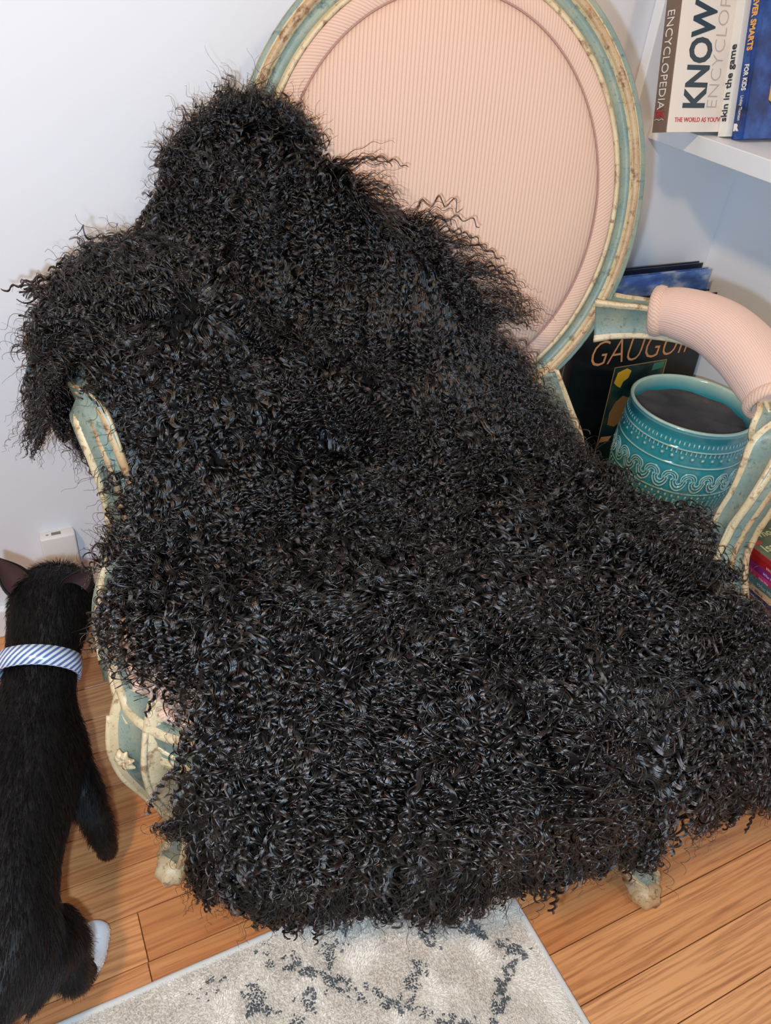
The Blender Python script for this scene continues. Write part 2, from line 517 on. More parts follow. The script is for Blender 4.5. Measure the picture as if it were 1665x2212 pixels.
# small white R-like mark at the spine foot
text('publisher_mark', 'R', 0.012, white, b3, (-0.0024, -0.0035, 0.012), basis((0, -1, 0), (0, 0, 1), (-1, 0, 0)), bold=0.0010)
yel = fm('yellow', srgb(228, 172, 44), 0.25); navy = fm('navy', srgb(24, 40, 90), 0.25)
flatpoly('cover_badge', [(0.040, 0.052), (0.040, 0.20), (0.15, 0.20), (0.15, 0.052), (0.095, 0.026)], -0.0222, yel, b3)
flatpoly('cover_badge', [(0.047, 0.060), (0.047, 0.075), (0.145, 0.075), (0.145, 0.060)], -0.0226, fm('pale_green', srgb(176, 186, 150)), b3)
flatpoly('cover_badge', [(0.034, 0.098), (0.040, 0.1045), (0.034, 0.111), (0.155, 0.111), (0.155, 0.098)], -0.0228, navy, b3)
tube('cover_badge', [(0.042, -0.0223, 0.050), (0.095, -0.0223, 0.0242), (0.15, -0.0223, 0.050)], [0.0005] * 3, ink, b3, n=12, k=5)

# large black art book and three more leaning behind it, on the lower shelf
LOW = 0.145


def leanbook(label, x0, w, h, t, ybot, ang, mat, spine=None, soft=False):
    b = book(label, w, h, t, mat, spine, soft=soft)
    b.location = (x0, ybot, LOW); b.rotation_euler = (-math.radians(ang), 0, 0)
    return b


black_g = fm('black_gloss', (0.004, 0.004, 0.005, 1), 0.22)
b4 = leanbook('large black art book with copper capitals, leaning behind the turquoise pot', 0.885, 0.305, 0.363, 0.022, 0.9525, 4.2, black_g)
b4.rotation_euler = (-math.radians(4.2), 0, 0)
copper = fm('copper_ink', srgb(222, 150, 96), 0.35)
text('cover_title', 'GAUGUIN', 0.070, copper, b4, (0.030, -0.0226, 0.252), COVER_FLAT, shear=0.15, sx=0.84, bold=-0.0012)
gold = fm('gold_line', srgb(190, 140, 88), 0.4)
fx0, fx1, fz0, fz1 = 0.098, 0.222, 0.040, 0.243
for p, q in (((fx0, fz0), (fx0, fz1)), ((fx0, fz1), (fx1, fz1)), ((fx1, fz1), (fx1, fz0)), ((fx0, fz0), (fx1, fz0))):
    box('cover_frame', (min(p[0], q[0]) - 0.0006, -0.0226, min(p[1], q[1]) - 0.0006), (max(p[0], q[0]) + 0.0006, -0.022, max(p[1], q[1]) + 0.0006), gold, b4)
pic = Mat('print_painting', rough=0.4); vv = pic.coord(); pic.color(pic.ramp(pic.noise(vv, 22, 3), [(0.3, srgb(14, 26, 26)), (0.5, srgb(30, 56, 50)), (0.7, srgb(90, 84, 40))]))
flatpoly('cover_picture', [(fx0, fz0), (fx0, fz1), (fx1, fz1), (fx1, fz0)], -0.02225, pic.m, b4)
flatpoly('cover_picture', [(0.104, 0.212), (0.108, 0.232), (0.128, 0.238), (0.140, 0.232), (0.136, 0.218), (0.126, 0.212), (0.122, 0.200), (0.114, 0.204)], -0.0226, yel, b4)
flatpoly('cover_picture', [(0.112, 0.125), (0.110, 0.150), (0.120, 0.172), (0.134, 0.182), (0.150, 0.176), (0.150, 0.13), (0.13, 0.118)], -0.0226, fm('amber', srgb(176, 116, 62)), b4)
flatpoly('cover_picture', [(0.190, 0.225), (0.192, 0.240), (0.218, 0.241), (0.218, 0.228)], -0.0226, fm('jade', srgb(60, 120, 100)), b4)
flatpoly('cover_picture', [(0.102, 0.088), (0.104, 0.100), (0.130, 0.098), (0.124, 0.088)], -0.0226, copper, b4)

sky_m = Mat('print_sky', rough=0.16, spec=0.6); vv = sky_m.coord(scale=(1, 1, 2)); sky_m.color(sky_m.ramp(sky_m.noise(vv, 14, 4), [(0.36, srgb(26, 62, 140)), (0.5, srgb(70, 118, 190)), (0.62, srgb(176, 190, 216))]))
b5 = leanbook('book with blue sky cover leaning behind the black art book', 0.900, 0.286, 0.398, 0.012, 0.9695, 3.6, sky_m.m)
b6 = leanbook('grey-white softcover leaning between the blue sky book and the navy one', 0.905, 0.262, 0.392, 0.010, 0.9812, 3.2, fm('greywhite', srgb(214, 212, 212), 0.4), soft=True)
b7 = leanbook('thin navy hardcover leaning rearmost against the bookcase side', 0.920, 0.262, 0.402, 0.012, 0.9960, 2.8, fm('navy_cover', srgb(22, 28, 52), 0.35))

# kids' paperback stack
stack_y, stack_x = 0.447, 1.018
defs = [
    ('orange paperback lying at the bottom of the stack beside the chair arm', srgb(236, 104, 26), 0.0135, 'Where Is'),
    ('dark orange paperback lying second from the bottom of the stack', srgb(222, 70, 36), 0.0105, 'WHERE IS THE'),
    ('navy paperback lying in the lower half of the stack, below the cream one', srgb(34, 34, 92), 0.0085, 'Who Was'),
    ('cream paperback lying in the middle of the stack between navy and teal ones', srgb(232, 200, 168), 0.0100, 'Who Is'),
    ('teal and navy paperback lying above the cream one in the stack', srgb(72, 146, 156), 0.0145, 'What Was'),
    ('pink paperback lying under the purple one in the stack', srgb(206, 60, 120), 0.0085, 'Who Was'),
    ('purple paperback lying under the red one in the stack', srgb(150, 44, 130), 0.0110, 'Who Is'),
    ('red paperback lying directly under the green topmost one', srgb(190, 28, 40), 0.0120, 'WHO WAS'),
]
zc = LOW + 0.0004
for i, (lab, colr, th, s) in enumerate(defs):
    mt = fm('kid%d' % i, colr, 0.3)
    b = book(lab, 0.134, 0.193, th, mt, mt, group='childrens paperbacks lying in a stack')
    # rotate so that front cover looks up: local -y -> +z, local z -> -y
    b.rotation_euler = basis((1, 0, 0), (0, 0, -1), (0, 1, 0))
    b.rotation_euler.rotate(Euler((0, 0, math.radians(random.uniform(-1.2, 1.2)))))
    b.location = (stack_x + random.uniform(-0.002, 0.003), stack_y + random.uniform(-.002, .002), zc)
    # spine text reads along the local z
    text('spine_lettering', s, th * 0.55, white if i not in (3,) else ink, b, (-0.0006, -th * 0.25, 0.10), basis((0, 0, -1), (0, -1, 0), (-1, 0, 0)), ext=0.0002)
    if i == 4:
        box('spine_band', (-0.0004, -th, 0.155), (0.002, 0, 0.1925), navy, b)
    if i in (5, 6, 7):
        box('spine_band', (-0.0004, -th, 0.13 if i != 7 else .162), (0.002, 0, 0.155 if i != 7 else .170), fm('band%d' % i, [srgb(236, 150, 150), srgb(200, 60, 90), srgb(120, 16, 30)][i - 5]), b)
    zc += th + 0.0005
grn = Mat('print_green_leaves', rough=0.3); vv = grn.coord(); grn.color(grn.ramp(grn.noise(vv, 30, 3), [(0.35, srgb(76, 84, 48)), (0.6, srgb(118, 122, 78)), (0.8, srgb(150, 146, 100))]))
bt = book('green paperback with yellow title and red apples, topmost of the stack', 0.134, 0.193, 0.0085, grn.m, red, group='childrens paperbacks lying in a stack')
bt.rotation_euler = basis((1, 0, 0), (0, 0, -1), (0, 1, 0))
bt.location = (stack_x, stack_y, zc)
STACK_TOP = zc + 0.0085
cream_ink = fm('cream_ink', srgb(236, 220, 150))
for s_, sz, x_, z_ in (('Who Was', 0.020, 0.020, 0.148), ('Isaac Newton?', 0.024, 0.012, 0.116)):
    text('cover_title', s_, sz, cream_ink, bt, (x_, -0.0088, z_), COVER_FLAT, ext=0.0002, bold=0.0003)
box('cover_line', (0.008, -0.0089, 0.178), (0.126, -0.0084, 0.1795), yel, bt)
for x_, z_, w_ in ((0.004, 0.140, 0.022), (0.020, 0.094, 0.030), (0.085, 0.05, 0.028)):
    bm = bmesh.new(); bmesh.ops.create_circle(bm, cap_ends=True, segments=18, radius=1.0)
    for q_ in bm.verts: q_.co = Vector((x_ + w_ / 2 + q_.co.x * w_ / 2, -0.0087, z_ + q_.co.y * 0.0055))
    from_bm('cover_picture', bm, fm('apple_red', srgb(206, 62, 44)), bt)

# ------------------------------------------------------------------ turquoise pot
M_ = Mat('turquoise_glaze', rough=0.12, spec=0.6)
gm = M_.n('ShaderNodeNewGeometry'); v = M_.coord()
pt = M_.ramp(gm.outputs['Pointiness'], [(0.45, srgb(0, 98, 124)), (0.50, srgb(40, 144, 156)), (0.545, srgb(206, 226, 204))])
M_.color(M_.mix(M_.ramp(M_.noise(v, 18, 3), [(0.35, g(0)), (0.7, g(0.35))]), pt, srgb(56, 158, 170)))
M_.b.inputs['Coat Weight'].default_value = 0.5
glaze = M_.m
PX, PY, PR, PZ = 1.062, 0.822, 0.110, 0.372
pot = empty('plant_pot', (PX, PY, LOW), label='round turquoise ceramic pot with embossed arches on the lower shelf', cat='pot')
PH = PZ - LOW


def pot_relief(th, z):
    """embossed height (m) at angle th and height z above the base"""
    r = 0.0
    A = 0.0022
    def band(z0, w): return math.exp(-((z - z0) / w) ** 2)
    # raised rings
    for z0 in (0.192, 0.162, 0.108, 0.060): r += 0.9 * A * band(z0, 0.0017)
    for z0 in (0.052, 0.044, 0.036, 0.028): r += 0.6 * A * band(z0, 0.0016) * (0.6 + 0.4 * math.cos(64 * th))
    # bead rows
    for z0, nb in ((0.202, 84), (0.177, 40), (0.101, 60)):
        r += 0.9 * A * band(z0, 0.0030) * max(0, math.cos(nb * th)) ** 1.5
    # vertical flutes under the rim
    if 0.183 < z < 0.190: r += 0.6 * A * max(0, math.cos(84 * th))
    if 0.068 < z < 0.094: r += 0.6 * A * max(0, math.cos(64 * th))
    # arches: nested semicircle outlines, and hanging loops beneath
    nA = 22
    cell = (th / (2 * math.pi) * nA) % 1.0 - 0.5
    xx = cell * 2 * math.pi * PR / nA
    if 0.132 < z < 0.158:
        d = math.hypot(xx, z - 0.136)
        for rr in (0.005, 0.009, 0.013): r += A * math.exp(-((d - rr) / 0.00115) ** 2)
    cell2 = (th / (2 * math.pi) * nA + 0.5) % 1.0 - 0.5
    x2 = cell2 * 2 * math.pi * PR / nA
    if 0.108 < z < 0.136:
        d = math.hypot(x2, (z - 0.134) * 0.62)
        for rr in (0.005, 0.009, 0.013): r += A * math.exp(-((d - rr) / 0.0012) ** 2)
    return r


na, nz = 720, 190
outer = [(0.0, 0.080), (0.004, 0.086), (0.012, 0.094), (0.05, 0.104), (0.10, 0.1100), (0.15, 0.1100), (0.195, 0.1075), (0.207, 0.1055), (0.213, 0.1065), (0.222, 0.1090), (PH, 0.1085)]
oz = [p[0] for p in outer]; orr = [p[1] for p in outer]
verts = []; faces = []
ths = np.linspace(0, 2 * math.pi, na, endpoint=False)
zs_ = np.linspace(0, PH, nz)
for z in zs_:
    rb = float(np.interp(z, oz, orr))
    for th in ths:
        rr = rb + pot_relief(th, z)
        verts.append((rr * math.cos(th), rr * math.sin(th), z))
for zz, rr in ((PH + 0.0015, 0.1065), (PH + 0.0015, 0.1035), (PH - 0.002, 0.1015), (PH - 0.03, 0.1005), (0.012, 0.085)):
    for th in ths: verts.append((rr * math.cos(th), rr * math.sin(th), zz))
nr = nz + 5
for i in range(nr - 1):
    for j in range(na):
        k = (j + 1) % na
        faces.append((i * na + j, i * na + k, (i + 1) * na + k, (i + 1) * na + j))
faces.append(tuple(range(na))[::-1]); faces.append(tuple(range((nr - 1) * na, nr * na)))
me = bpy.data.meshes.new('pot_body'); me.from_pydata(verts, [], faces); me.update()
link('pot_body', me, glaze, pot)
# dark grey dusty disc of soil / cover inside
M_ = Mat('grey_soil', rough=0.6, spec=0.3); v = M_.coord(); M_.color(M_.ramp(M_.noise(v, 14, 5, 0.6), [(0.35, srgb(70, 64, 66)), (0.6, srgb(100, 90, 88)), (0.78, srgb(140, 118, 108))])); M_.bump(M_.noise(v, 60, 4), 0.3, 0.002); soil_m = M_.m
bm = bmesh.new(); bmesh.ops.create_circle(bm, cap_ends=False, segments=64, radius=0.1008)
bmesh.ops.contextual_create(bm, geom=bm.edges[:])
for f in bm.faces[:]: bmesh.ops.poke(bm, faces=[f])
bmesh.ops.subdivide_edges(bm, edges=bm.edges[:], cuts=4, use_grid_fill=True)
for q_ in bm.verts:
    x, y_ = q_.co.x, q_.co.y
    q_.co.z = PH - 0.028 + 0.0022 * math.sin(x * 60 + 1) * math.cos(y_ * 50) + 0.0015 * math.sin(x * 130 + y_ * 90)
from_bm('soil', bm, soil_m, pot)

# ------------------------------------------------------------------ wall plug
plug = empty('wall_plug', (0.014, WY, 0.155), label='white plug-in box on the wall above the cat', cat='plug')
box('casing', (-0.026, -0.024, -0.045), (0.026, -0.004, 0.036), plastic_white, plug, bevel=0.003, smooth=True)
box('back_plate', (-0.024, -0.005, -0.043), (0.024, 0.0, 0.034), plastic_white, plug, bevel=0.001)
gp = plain('plug_slot', srgb(120, 118, 112), 0.7)
box('vent', (-0.008, -0.017, 0.0355), (0.006, -0.010, 0.0364), gp, plug, bevel=0.0004)
box('vent', (-0.016, -0.015, 0.0355), (-0.012, -0.013, 0.0364), gp, plug)

# ------------------------------------------------------------------ rug
rug = empty('area_rug', (0.0, 0.0, 0.0), label='cream low-pile rug with broken grey lattice lines under the chair front', cat='rug')
rug_base = plain('rug_backing', srgb(206, 198, 188), 0.95, 0.1)
RX0, RX1, RY0, RY1 = -1.1, 0.449, -1.2, 0.422
RZ = 0.0065
box('backing', (RX0, RY0, 0.0002), (RX1, RY1, RZ), rug_base, rug, bevel=0.002)
hem_m = Mat('rug_hem', srgb(206, 204, 200), 0.9, 0.1); v = hem_m.coord(); hem_m.bump(hem_m.noise(v, 300, 3), 0.5, 0.001)
hp = [(0.0045 * math.cos(a), 0.0042 * math.sin(a)) for a in np.linspace(0, 2 * math.pi, 10, endpoint=False)]
for pa, pb, A_ in (((RX1 - 0.003, RY1, 0.0062), (RX1 - 0.003, RY0, 0.0062), (1, 0, 0)), ((RX1, RY1 - 0.003, 0.0062), (RX0, RY1 - 0.003, 0.0062), (0, 1, 0))):
    P = np.linspace(pa, pb, 60); P[:, 2] += 0.0003 * np.sin(np.arange(60) * 1.7)
    sweep('hem', P, A_, (0, 0, 1), hp, hem_m.m, rug)

# lattice lines of the rug: polylines in world metres
LINES = [
    [(0.262, 0.432), (0.228, 0.393), (0.212, 0.373), (0.196, 0.363), (0.183, 0.349), (0.168, 0.339), (0.151, 0.326), (0.12, 0.30), (0.09, 0.272)],
    [(0.183, 0.349), (0.202, 0.338), (0.213, 0.326), (0.230, 0.309), (0.247, 0.294), (0.257, 0.287), (0.272, 0.272), (0.294, 0.255), (0.33, 0.22), (0.36, 0.19)],
    [(0.298, 0.315), (0.288, 0.308), (0.276, 0.297), (0.269, 0.284), (0.257, 0.280)],
    [(0.321, 0.334), (0.330, 0.345), (0.341, 0.353), (0.355, 0.347), (0.363, 0.337), (0.373, 0.327), (0.386, 0.313), (0.398, 0.301), (0.413, 0.291), (0.418, 0.277)],
    [(0.341, 0.353), (0.35, 0.37), (0.356, 0.362)], [(0.321, 0.378), (0.315, 0.372)],
    [(0.418, 0.285), (0.401, 0.273), (0.382, 0.259), (0.364, 0.242), (0.350, 0.230), (0.33, 0.2)],
    [(0.183, 0.352), (0.171, 0.365), (0.149, 0.386), (0.134, 0.397)],
    [(0.093, 0.351), (0.116, 0.354)], [(0.102, 0.369), (0.112, 0.367), (0.119, 0.345)], [(0.07, 0.40), (0.055, 0.392)],
]
segs = []
for pl_ in LINES:
    for a, b in zip(pl_[:-1], pl_[1:]): segs.append((*a, *b))
segs = np.array(segs)


def seg_dist(P):
    a = segs[:, :2]; d = segs[:, 2:] - a
    best = np.full(len(P), 9.0)
    for q_ in range(len(segs)):
        t = np.clip(((P - a[q_]) @ d[q_]) / (d[q_] @ d[q_] + 1e-12), 0, 1)
        best = np.minimum(best, np.linalg.norm(P - a[q_] - t[:, None] * d[q_], axis=1))
    return best


def vnoise(P, s, seed):
    """cheap value noise, numpy, any dimension"""
    Q = np.asarray(P) * s; i = np.floor(Q).astype(np.int64); f = Q - i; f = f * f * (3 - 2 * f)
    D = Q.shape[1]; out = np.zeros(len(Q))
    pr = np.array([73856093, 19349663, 83492791][:D], dtype=np.int64)
    for c in range(2 ** D):
        w = np.ones(len(Q)); ii = i.copy()
        for k in range(D):
            bt_ = (c >> k) & 1
            ii[:, k] += bt_; w = w * (f[:, k] if bt_ else 1 - f[:, k])
        h = (ii * pr).sum(1) + seed * 2654435
        h = (h ^ (h >> 13)) * 1274126177; h = (h ^ (h >> 16)) & 0xFFFFFF
        out += w * (h / 0xFFFFFF)
    return out


def hair_object(name, P, rad, mat, parent, loc=None):
    """P: (n curves, k points, 3); rad (n,k)."""
    n, k, _ = P.shape
    hc = bpy.data.hair_curves.new(name)
    hc.add_curves([k] * n)
    hc.attributes['position'].data.foreach_set('vector', P.astype(np.float32).ravel())
    ra = hc.attributes.get('radius') or hc.attributes.new('radius', 'FLOAT', 'POINT')
    ra.data.foreach_set('value', rad.astype(np.float32).ravel())
    hc.materials.append(mat)
    o = bpy.data.objects.new(name, hc); COL.objects.link(o)
    if parent: o.parent = parent
    o['kind'] = 'stuff'
    return o


# pile, only over the part of the rug near the camera's view
sp = 0.0022
gx = np.arange(-0.22, RX1 - 0.003, sp); gy = np.arange(0.02, RY1 - 0.003, sp)
GX, GY = np.meshgrid(gx, gy); PP = np.stack([GX.ravel(), GY.ravel()], 1) + RNG.uniform(-0.4, 0.4, (GX.size, 2)) * sp
keep = (PP[:, 1] > 0.02)
PP = PP[keep]
dist = seg_dist(PP)
ns = vnoise(PP, 170, 3); ns2 = vnoise(PP, 60, 5)
dark = (dist < 0.0085 * (0.25 + 1.1 * ns2)) & (ns > 0.42)
dark |= (dist < 0.016) & (ns > 0.86)
def pile(P2, mat, nm):
    n = len(P2); k = 4
    tilt = np.stack([vnoise(P2, 40, 9) - 0.5, vnoise(P2, 40, 10) - 0.7], 1) * 0.006 + RNG.normal(0, 0.0009, (n, 2))
    t = np.linspace(0, 1, k)[None, :, None]
    Pc = np.zeros((n, k, 3)); Pc[:, :, :2] = P2[:, None, :] + tilt[:, None, :] * t ** 1.6
    Pc[:, :, 2] = RZ - 0.001 + 0.0050 * t[:, :, 0] * (0.9 + 0.2 * RNG.random((n, 1)))
    rad = np.full((n, k), 0.00125) * np.array([1, 1, 0.9, 0.4])
    hair_object(nm, Pc, rad, mat, rug)
pile_l = hair_mat('pile_cream', (0.66, 0.60, 0.52, 1), 0.6, 0.3); pile_d = hair_mat('pile_grey', (0.16, 0.165, 0.17, 1), 0.7, 0.2)
def fixpile(m_, c1, c2):
    rp = [n for n in m_.node_tree.nodes if n.type == 'VALTORGB'][0]
    e = rp.color_ramp.elements; e[0].color = c1; e[1].color = c2; e[2].color = c2
fixpile(pile_l, (0.86, 0.79, 0.70, 1), (0.95, 0.90, 0.82, 1)); fixpile(pile_d, (0.11, 0.115, 0.12, 1), (0.22, 0.23, 0.24, 1))
pile(PP[~dark], pile_l, 'cream_pile'); pile(PP[dark], pile_d, 'grey_pattern_pile')

# ------------------------------------------------------------------ armchair
CA = math.radians(-23.95)
CO = (0.331, 0.418, 0.0)
chair = empty('armchair', CO, CA, label='oval-back armchair with pink ribbed upholstery and worn teal and cream frame', cat='armchair')
CM = Matrix.Translation(CO) @ Matrix.Rotation(CA, 4, 'Z')
TIL = 0.20
OC = np.array((-0.008, 0.495, 0.715)); UX = np.array((1.0, 0, 0)); UW = np.array((0, math.sin(TIL), math.cos(TIL))); UN = np.array((0, -math.cos(TIL), math.sin(TIL)))


def ellipse(a, b, n, off=0.0):
    th = np.linspace(0, 2 * math.pi, n, endpoint=False)
    P = OC + np.outer(a * np.cos(th), UX) + np.outer(b * np.sin(th), UW) + UN * off
    Nn = np.outer(b * np.cos(th), UX) + np.outer(a * np.sin(th), UW)
    Nn /= np.linalg.norm(Nn, axis=1)[:, None]
    return P, Nn


P, Nn = ellipse(0.2395, 0.2715, 160)
prof = [(-0.023, -0.014), (-0.023, 0.006), (-0.0215, 0.0105), (-0.0185, 0.0115), (-0.0155, 0.0085), (-0.0135, 0.0040), (-0.006, 0.0022), (0.0005, 0.0045),
        (0.0025, 0.0105), (0.0065, 0.0140), (0.0110, 0.0125), (0.0130, 0.0075), (0.0150, 0.0062), (0.0185, 0.0085), (0.0215, 0.0062), (0.023, 0.0), (0.023, -0.010), (0.015, -0.016), (-0.015, -0.016)]
zone = [Z0, Z0, Z0, Z0, Z0, ZT, ZT, Z0, ZG, ZG, ZG, Z0, ZT, ZT, Z0, ZT, ZT, ZT, ZT]
prof = [(a * 0.88, b) for a, b in prof]
sweep('back_frame', P, Nn, UN, prof, CH, chair, closed=True, zone=zone)

# padded oval panel
def oval_dome(name, a, b, h, off, mat, parent, nr=26, na_=120, back=False):
    V = [tuple(OC + UN * (off + h))]; F = []
    for i in range(1, nr + 1):
        r = i / nr
        hh = h * (1 - r ** 3.2) ** 0.75
        for j in range(na_):
            th = 2 * math.pi * j / na_
            V.append(tuple(OC + UX * a * r * math.cos(th) + UW * b * r * math.sin(th) + UN * (off + hh)))
    for j in range(na_): F.append((0, 1 + j, 1 + (j + 1) % na_))
    for i in range(nr - 1):
        for j in range(na_):
            k = (j + 1) % na_; o_ = 1 + i * na_
            F.append((o_ + j, o_ + na_ + j, o_ + na_ + k, o_ + k))
    n0 = len(V)
    for j in range(na_):
        V.append(tuple(np.array(V[1 + (nr - 1) * na_ + j]) - UN * 0.02))
    for j in range(na_):
        k = (j + 1) % na_; o_ = 1 + (nr - 1) * na_
        F.append((o_ + j, n0 + j, n0 + k, o_ + k))
    F.append(tuple(range(n0, n0 + na_))[::-1])
    me = bpy.data.meshes.new(name); me.from_pydata(V, [], F); me.update()
    return link(name, me, mat, parent)


oval_dome('back_cushion', 0.198, 0.230, 0.026, 0.012, pink_panel, chair)
oval_dome('back_cover', 0.219, 0.251, -0.010, 0.0035, pink_panel, chair, nr=6)
# flat braid band round the cushion
P, Nn = ellipse(0.2085, 0.2405, 180, 0.0085)
bp_ = [(-0.0110, 0.0), (-0.0105, 0.0040), (-0.008, 0.0054), (0.0, 0.0058), (0.008, 0.0046), (0.0105, 0.0026), (0.011, -0.004)]
sweep('braid_trim', P, Nn, UN, bp_, pink_braid, chair, closed=True)
# piping crease seam
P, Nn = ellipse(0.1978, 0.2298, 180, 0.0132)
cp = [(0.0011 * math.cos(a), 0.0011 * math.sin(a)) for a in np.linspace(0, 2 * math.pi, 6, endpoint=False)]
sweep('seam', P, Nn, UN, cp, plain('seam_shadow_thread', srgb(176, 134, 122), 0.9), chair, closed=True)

# generic moulded rail profile: inset teal faces between cream ridges
def rail_prof(w, h):
    w /= 2; h /= 2; e = 0.0035; d = 0.003
    top = [(-w, h), (-w + e, h + 0.001), (-w + 2 * e, h - d), (w - 2 * e, h - d), (w - e, h + 0.001), (w, h)]
    right = [(w + 0.001, h - e), (w - d, h - 2 * e), (w - d, -h + 2 * e), (w + 0.001, -h + e)]
    bot = [(w, -h), (-w, -h)]
    left = [(-w - 0.001, -h + e), (-w + d, -h + 2 * e), (-w + d, h - 2 * e), (-w - 0.001, h - e)]
    pr = top + right + bot + left
    zn = [Z0, Z0, ZT, Z0, Z0, Z0, Z0, ZT, Z0, Z0, ZT, Z0, Z0, ZT, Z0, Z0]
    return pr, zn


PERI = [(0.0, -0.062), (0.12, -0.055), (0.22, -0.034), (0.285, -0.012), (0.322, 0.022), (0.348, 0.10), (0.345, 0.20), (0.315, 0.32), (0.265, 0.41), (0.20, 0.447), (0.10, 0.455), (0.0, 0.457)]
PERI = PERI + [(-x, y_) for x, y_ in PERI[-2:0:-1]]
pp = np.array(PERI + PERI[:1] ); Pc = spline(np.array([PERI[-1]] + PERI + PERI[:2]), 27 * 12)
# keep one full turn
n_ = len(PERI); tt_all = np.linspace(0, n_ + 2, 27 * 12); sel = (tt_all >= 1) & (tt_all < n_ + 1)
Pc = Pc[sel]
PR3 = np.c_[Pc, np.full(len(Pc), 0.312)]
# front of the rail bows down at the knees, up in the middle
PR3[:, 2] += 0.010 * np.cos(Pc[:, 0] / 0.30 * math.pi * 0.9) * (Pc[:, 1] < 0.02)
T_ = np.roll(PR3, -1, 0) - np.roll(PR3, 1, 0); T_ /= np.linalg.norm(T_, axis=1)[:, None]
A_ = np.cross(T_, (0, 0, 1)); A_ /= np.linalg.norm(A_, axis=1)[:, None]
if A_[0][1] > 0: A_ = -A_            # A points outward
rp = [(-0.016, 0.026), (0.006, 0.026), (0.011, 0.0265), (0.0135, 0.022), (0.0115, 0.017), (0.0115, -0.012), (0.0145, -0.017), (0.0150, -0.023), (0.010, -0.0265), (-0.016, -0.026)]
rz = [ZT, Z0, Z0, Z0, ZT, Z0, Z0, Z0, ZT, ZT]
sweep('seat_rail', PR3, A_, (0, 0, 1), rp, CH, chair, closed=True, zone=rz)

# seat cushion: slab that follows the rail
cz = [(0.325, -0.020), (0.345, -0.010), (0.362, -0.007), (0.378, -0.012), (0.392, -0.026), (0.402, -0.05), (0.408, -0.09), (0.411, -0.15)]
ctr = np.array((0.0, 0.20))
V = []; F = []; nn = len(Pc)
for z, o_ in cz:
    for q_ in range(nn):
        d = A_[q_][:2]
        k = 1.0
        p = Pc[q_] + d * o_
        if o_ < -0.05: p = ctr + (Pc[q_] - ctr) * (1 + (o_ + 0.03) * 2.6)
        V.append((p[0], p[1], z + 0.0015 * math.sin(q_ * 0.35) * (z > 0.34)))
for i in range(len(cz) - 1):
    for j in range(nn):
        k = (j + 1) % nn
        F.append((i * nn + j, i * nn + k, (i + 1) * nn + k, (i + 1) * nn + j))
F.append(tuple(range((len(cz) - 1) * nn, len(cz) * nn))); F.append(tuple(range(nn))[::-1])
me = bpy.data.meshes.new('seat_cushion'); me.from_pydata(V, [], F); me.update()
bm = bmesh.new(); bm.from_mesh(me); bmesh.ops.recalc_face_normals(bm, faces=bm.faces[:]); bm.to_mesh(me); bm.free()
link('seat_cushion', me, pink_panel, chair)
PB = np.c_[Pc + A_[:, :2] * -0.006, np.full(nn, 0.3435)]
PB[:, 2] = PR3[:, 2] + 0.031
sweep('braid_trim', PB, A_, (0, 0, 1), [(-0.006, -0.007), (0.003, -0.006), (0.0045, 0.0), (0.003, 0.006), (-0.006, 0.007)], pink_braid, chair, closed=True)


def mir(P, s):
    P = np.array(P, float).copy(); P[:, 0] *= s; return P


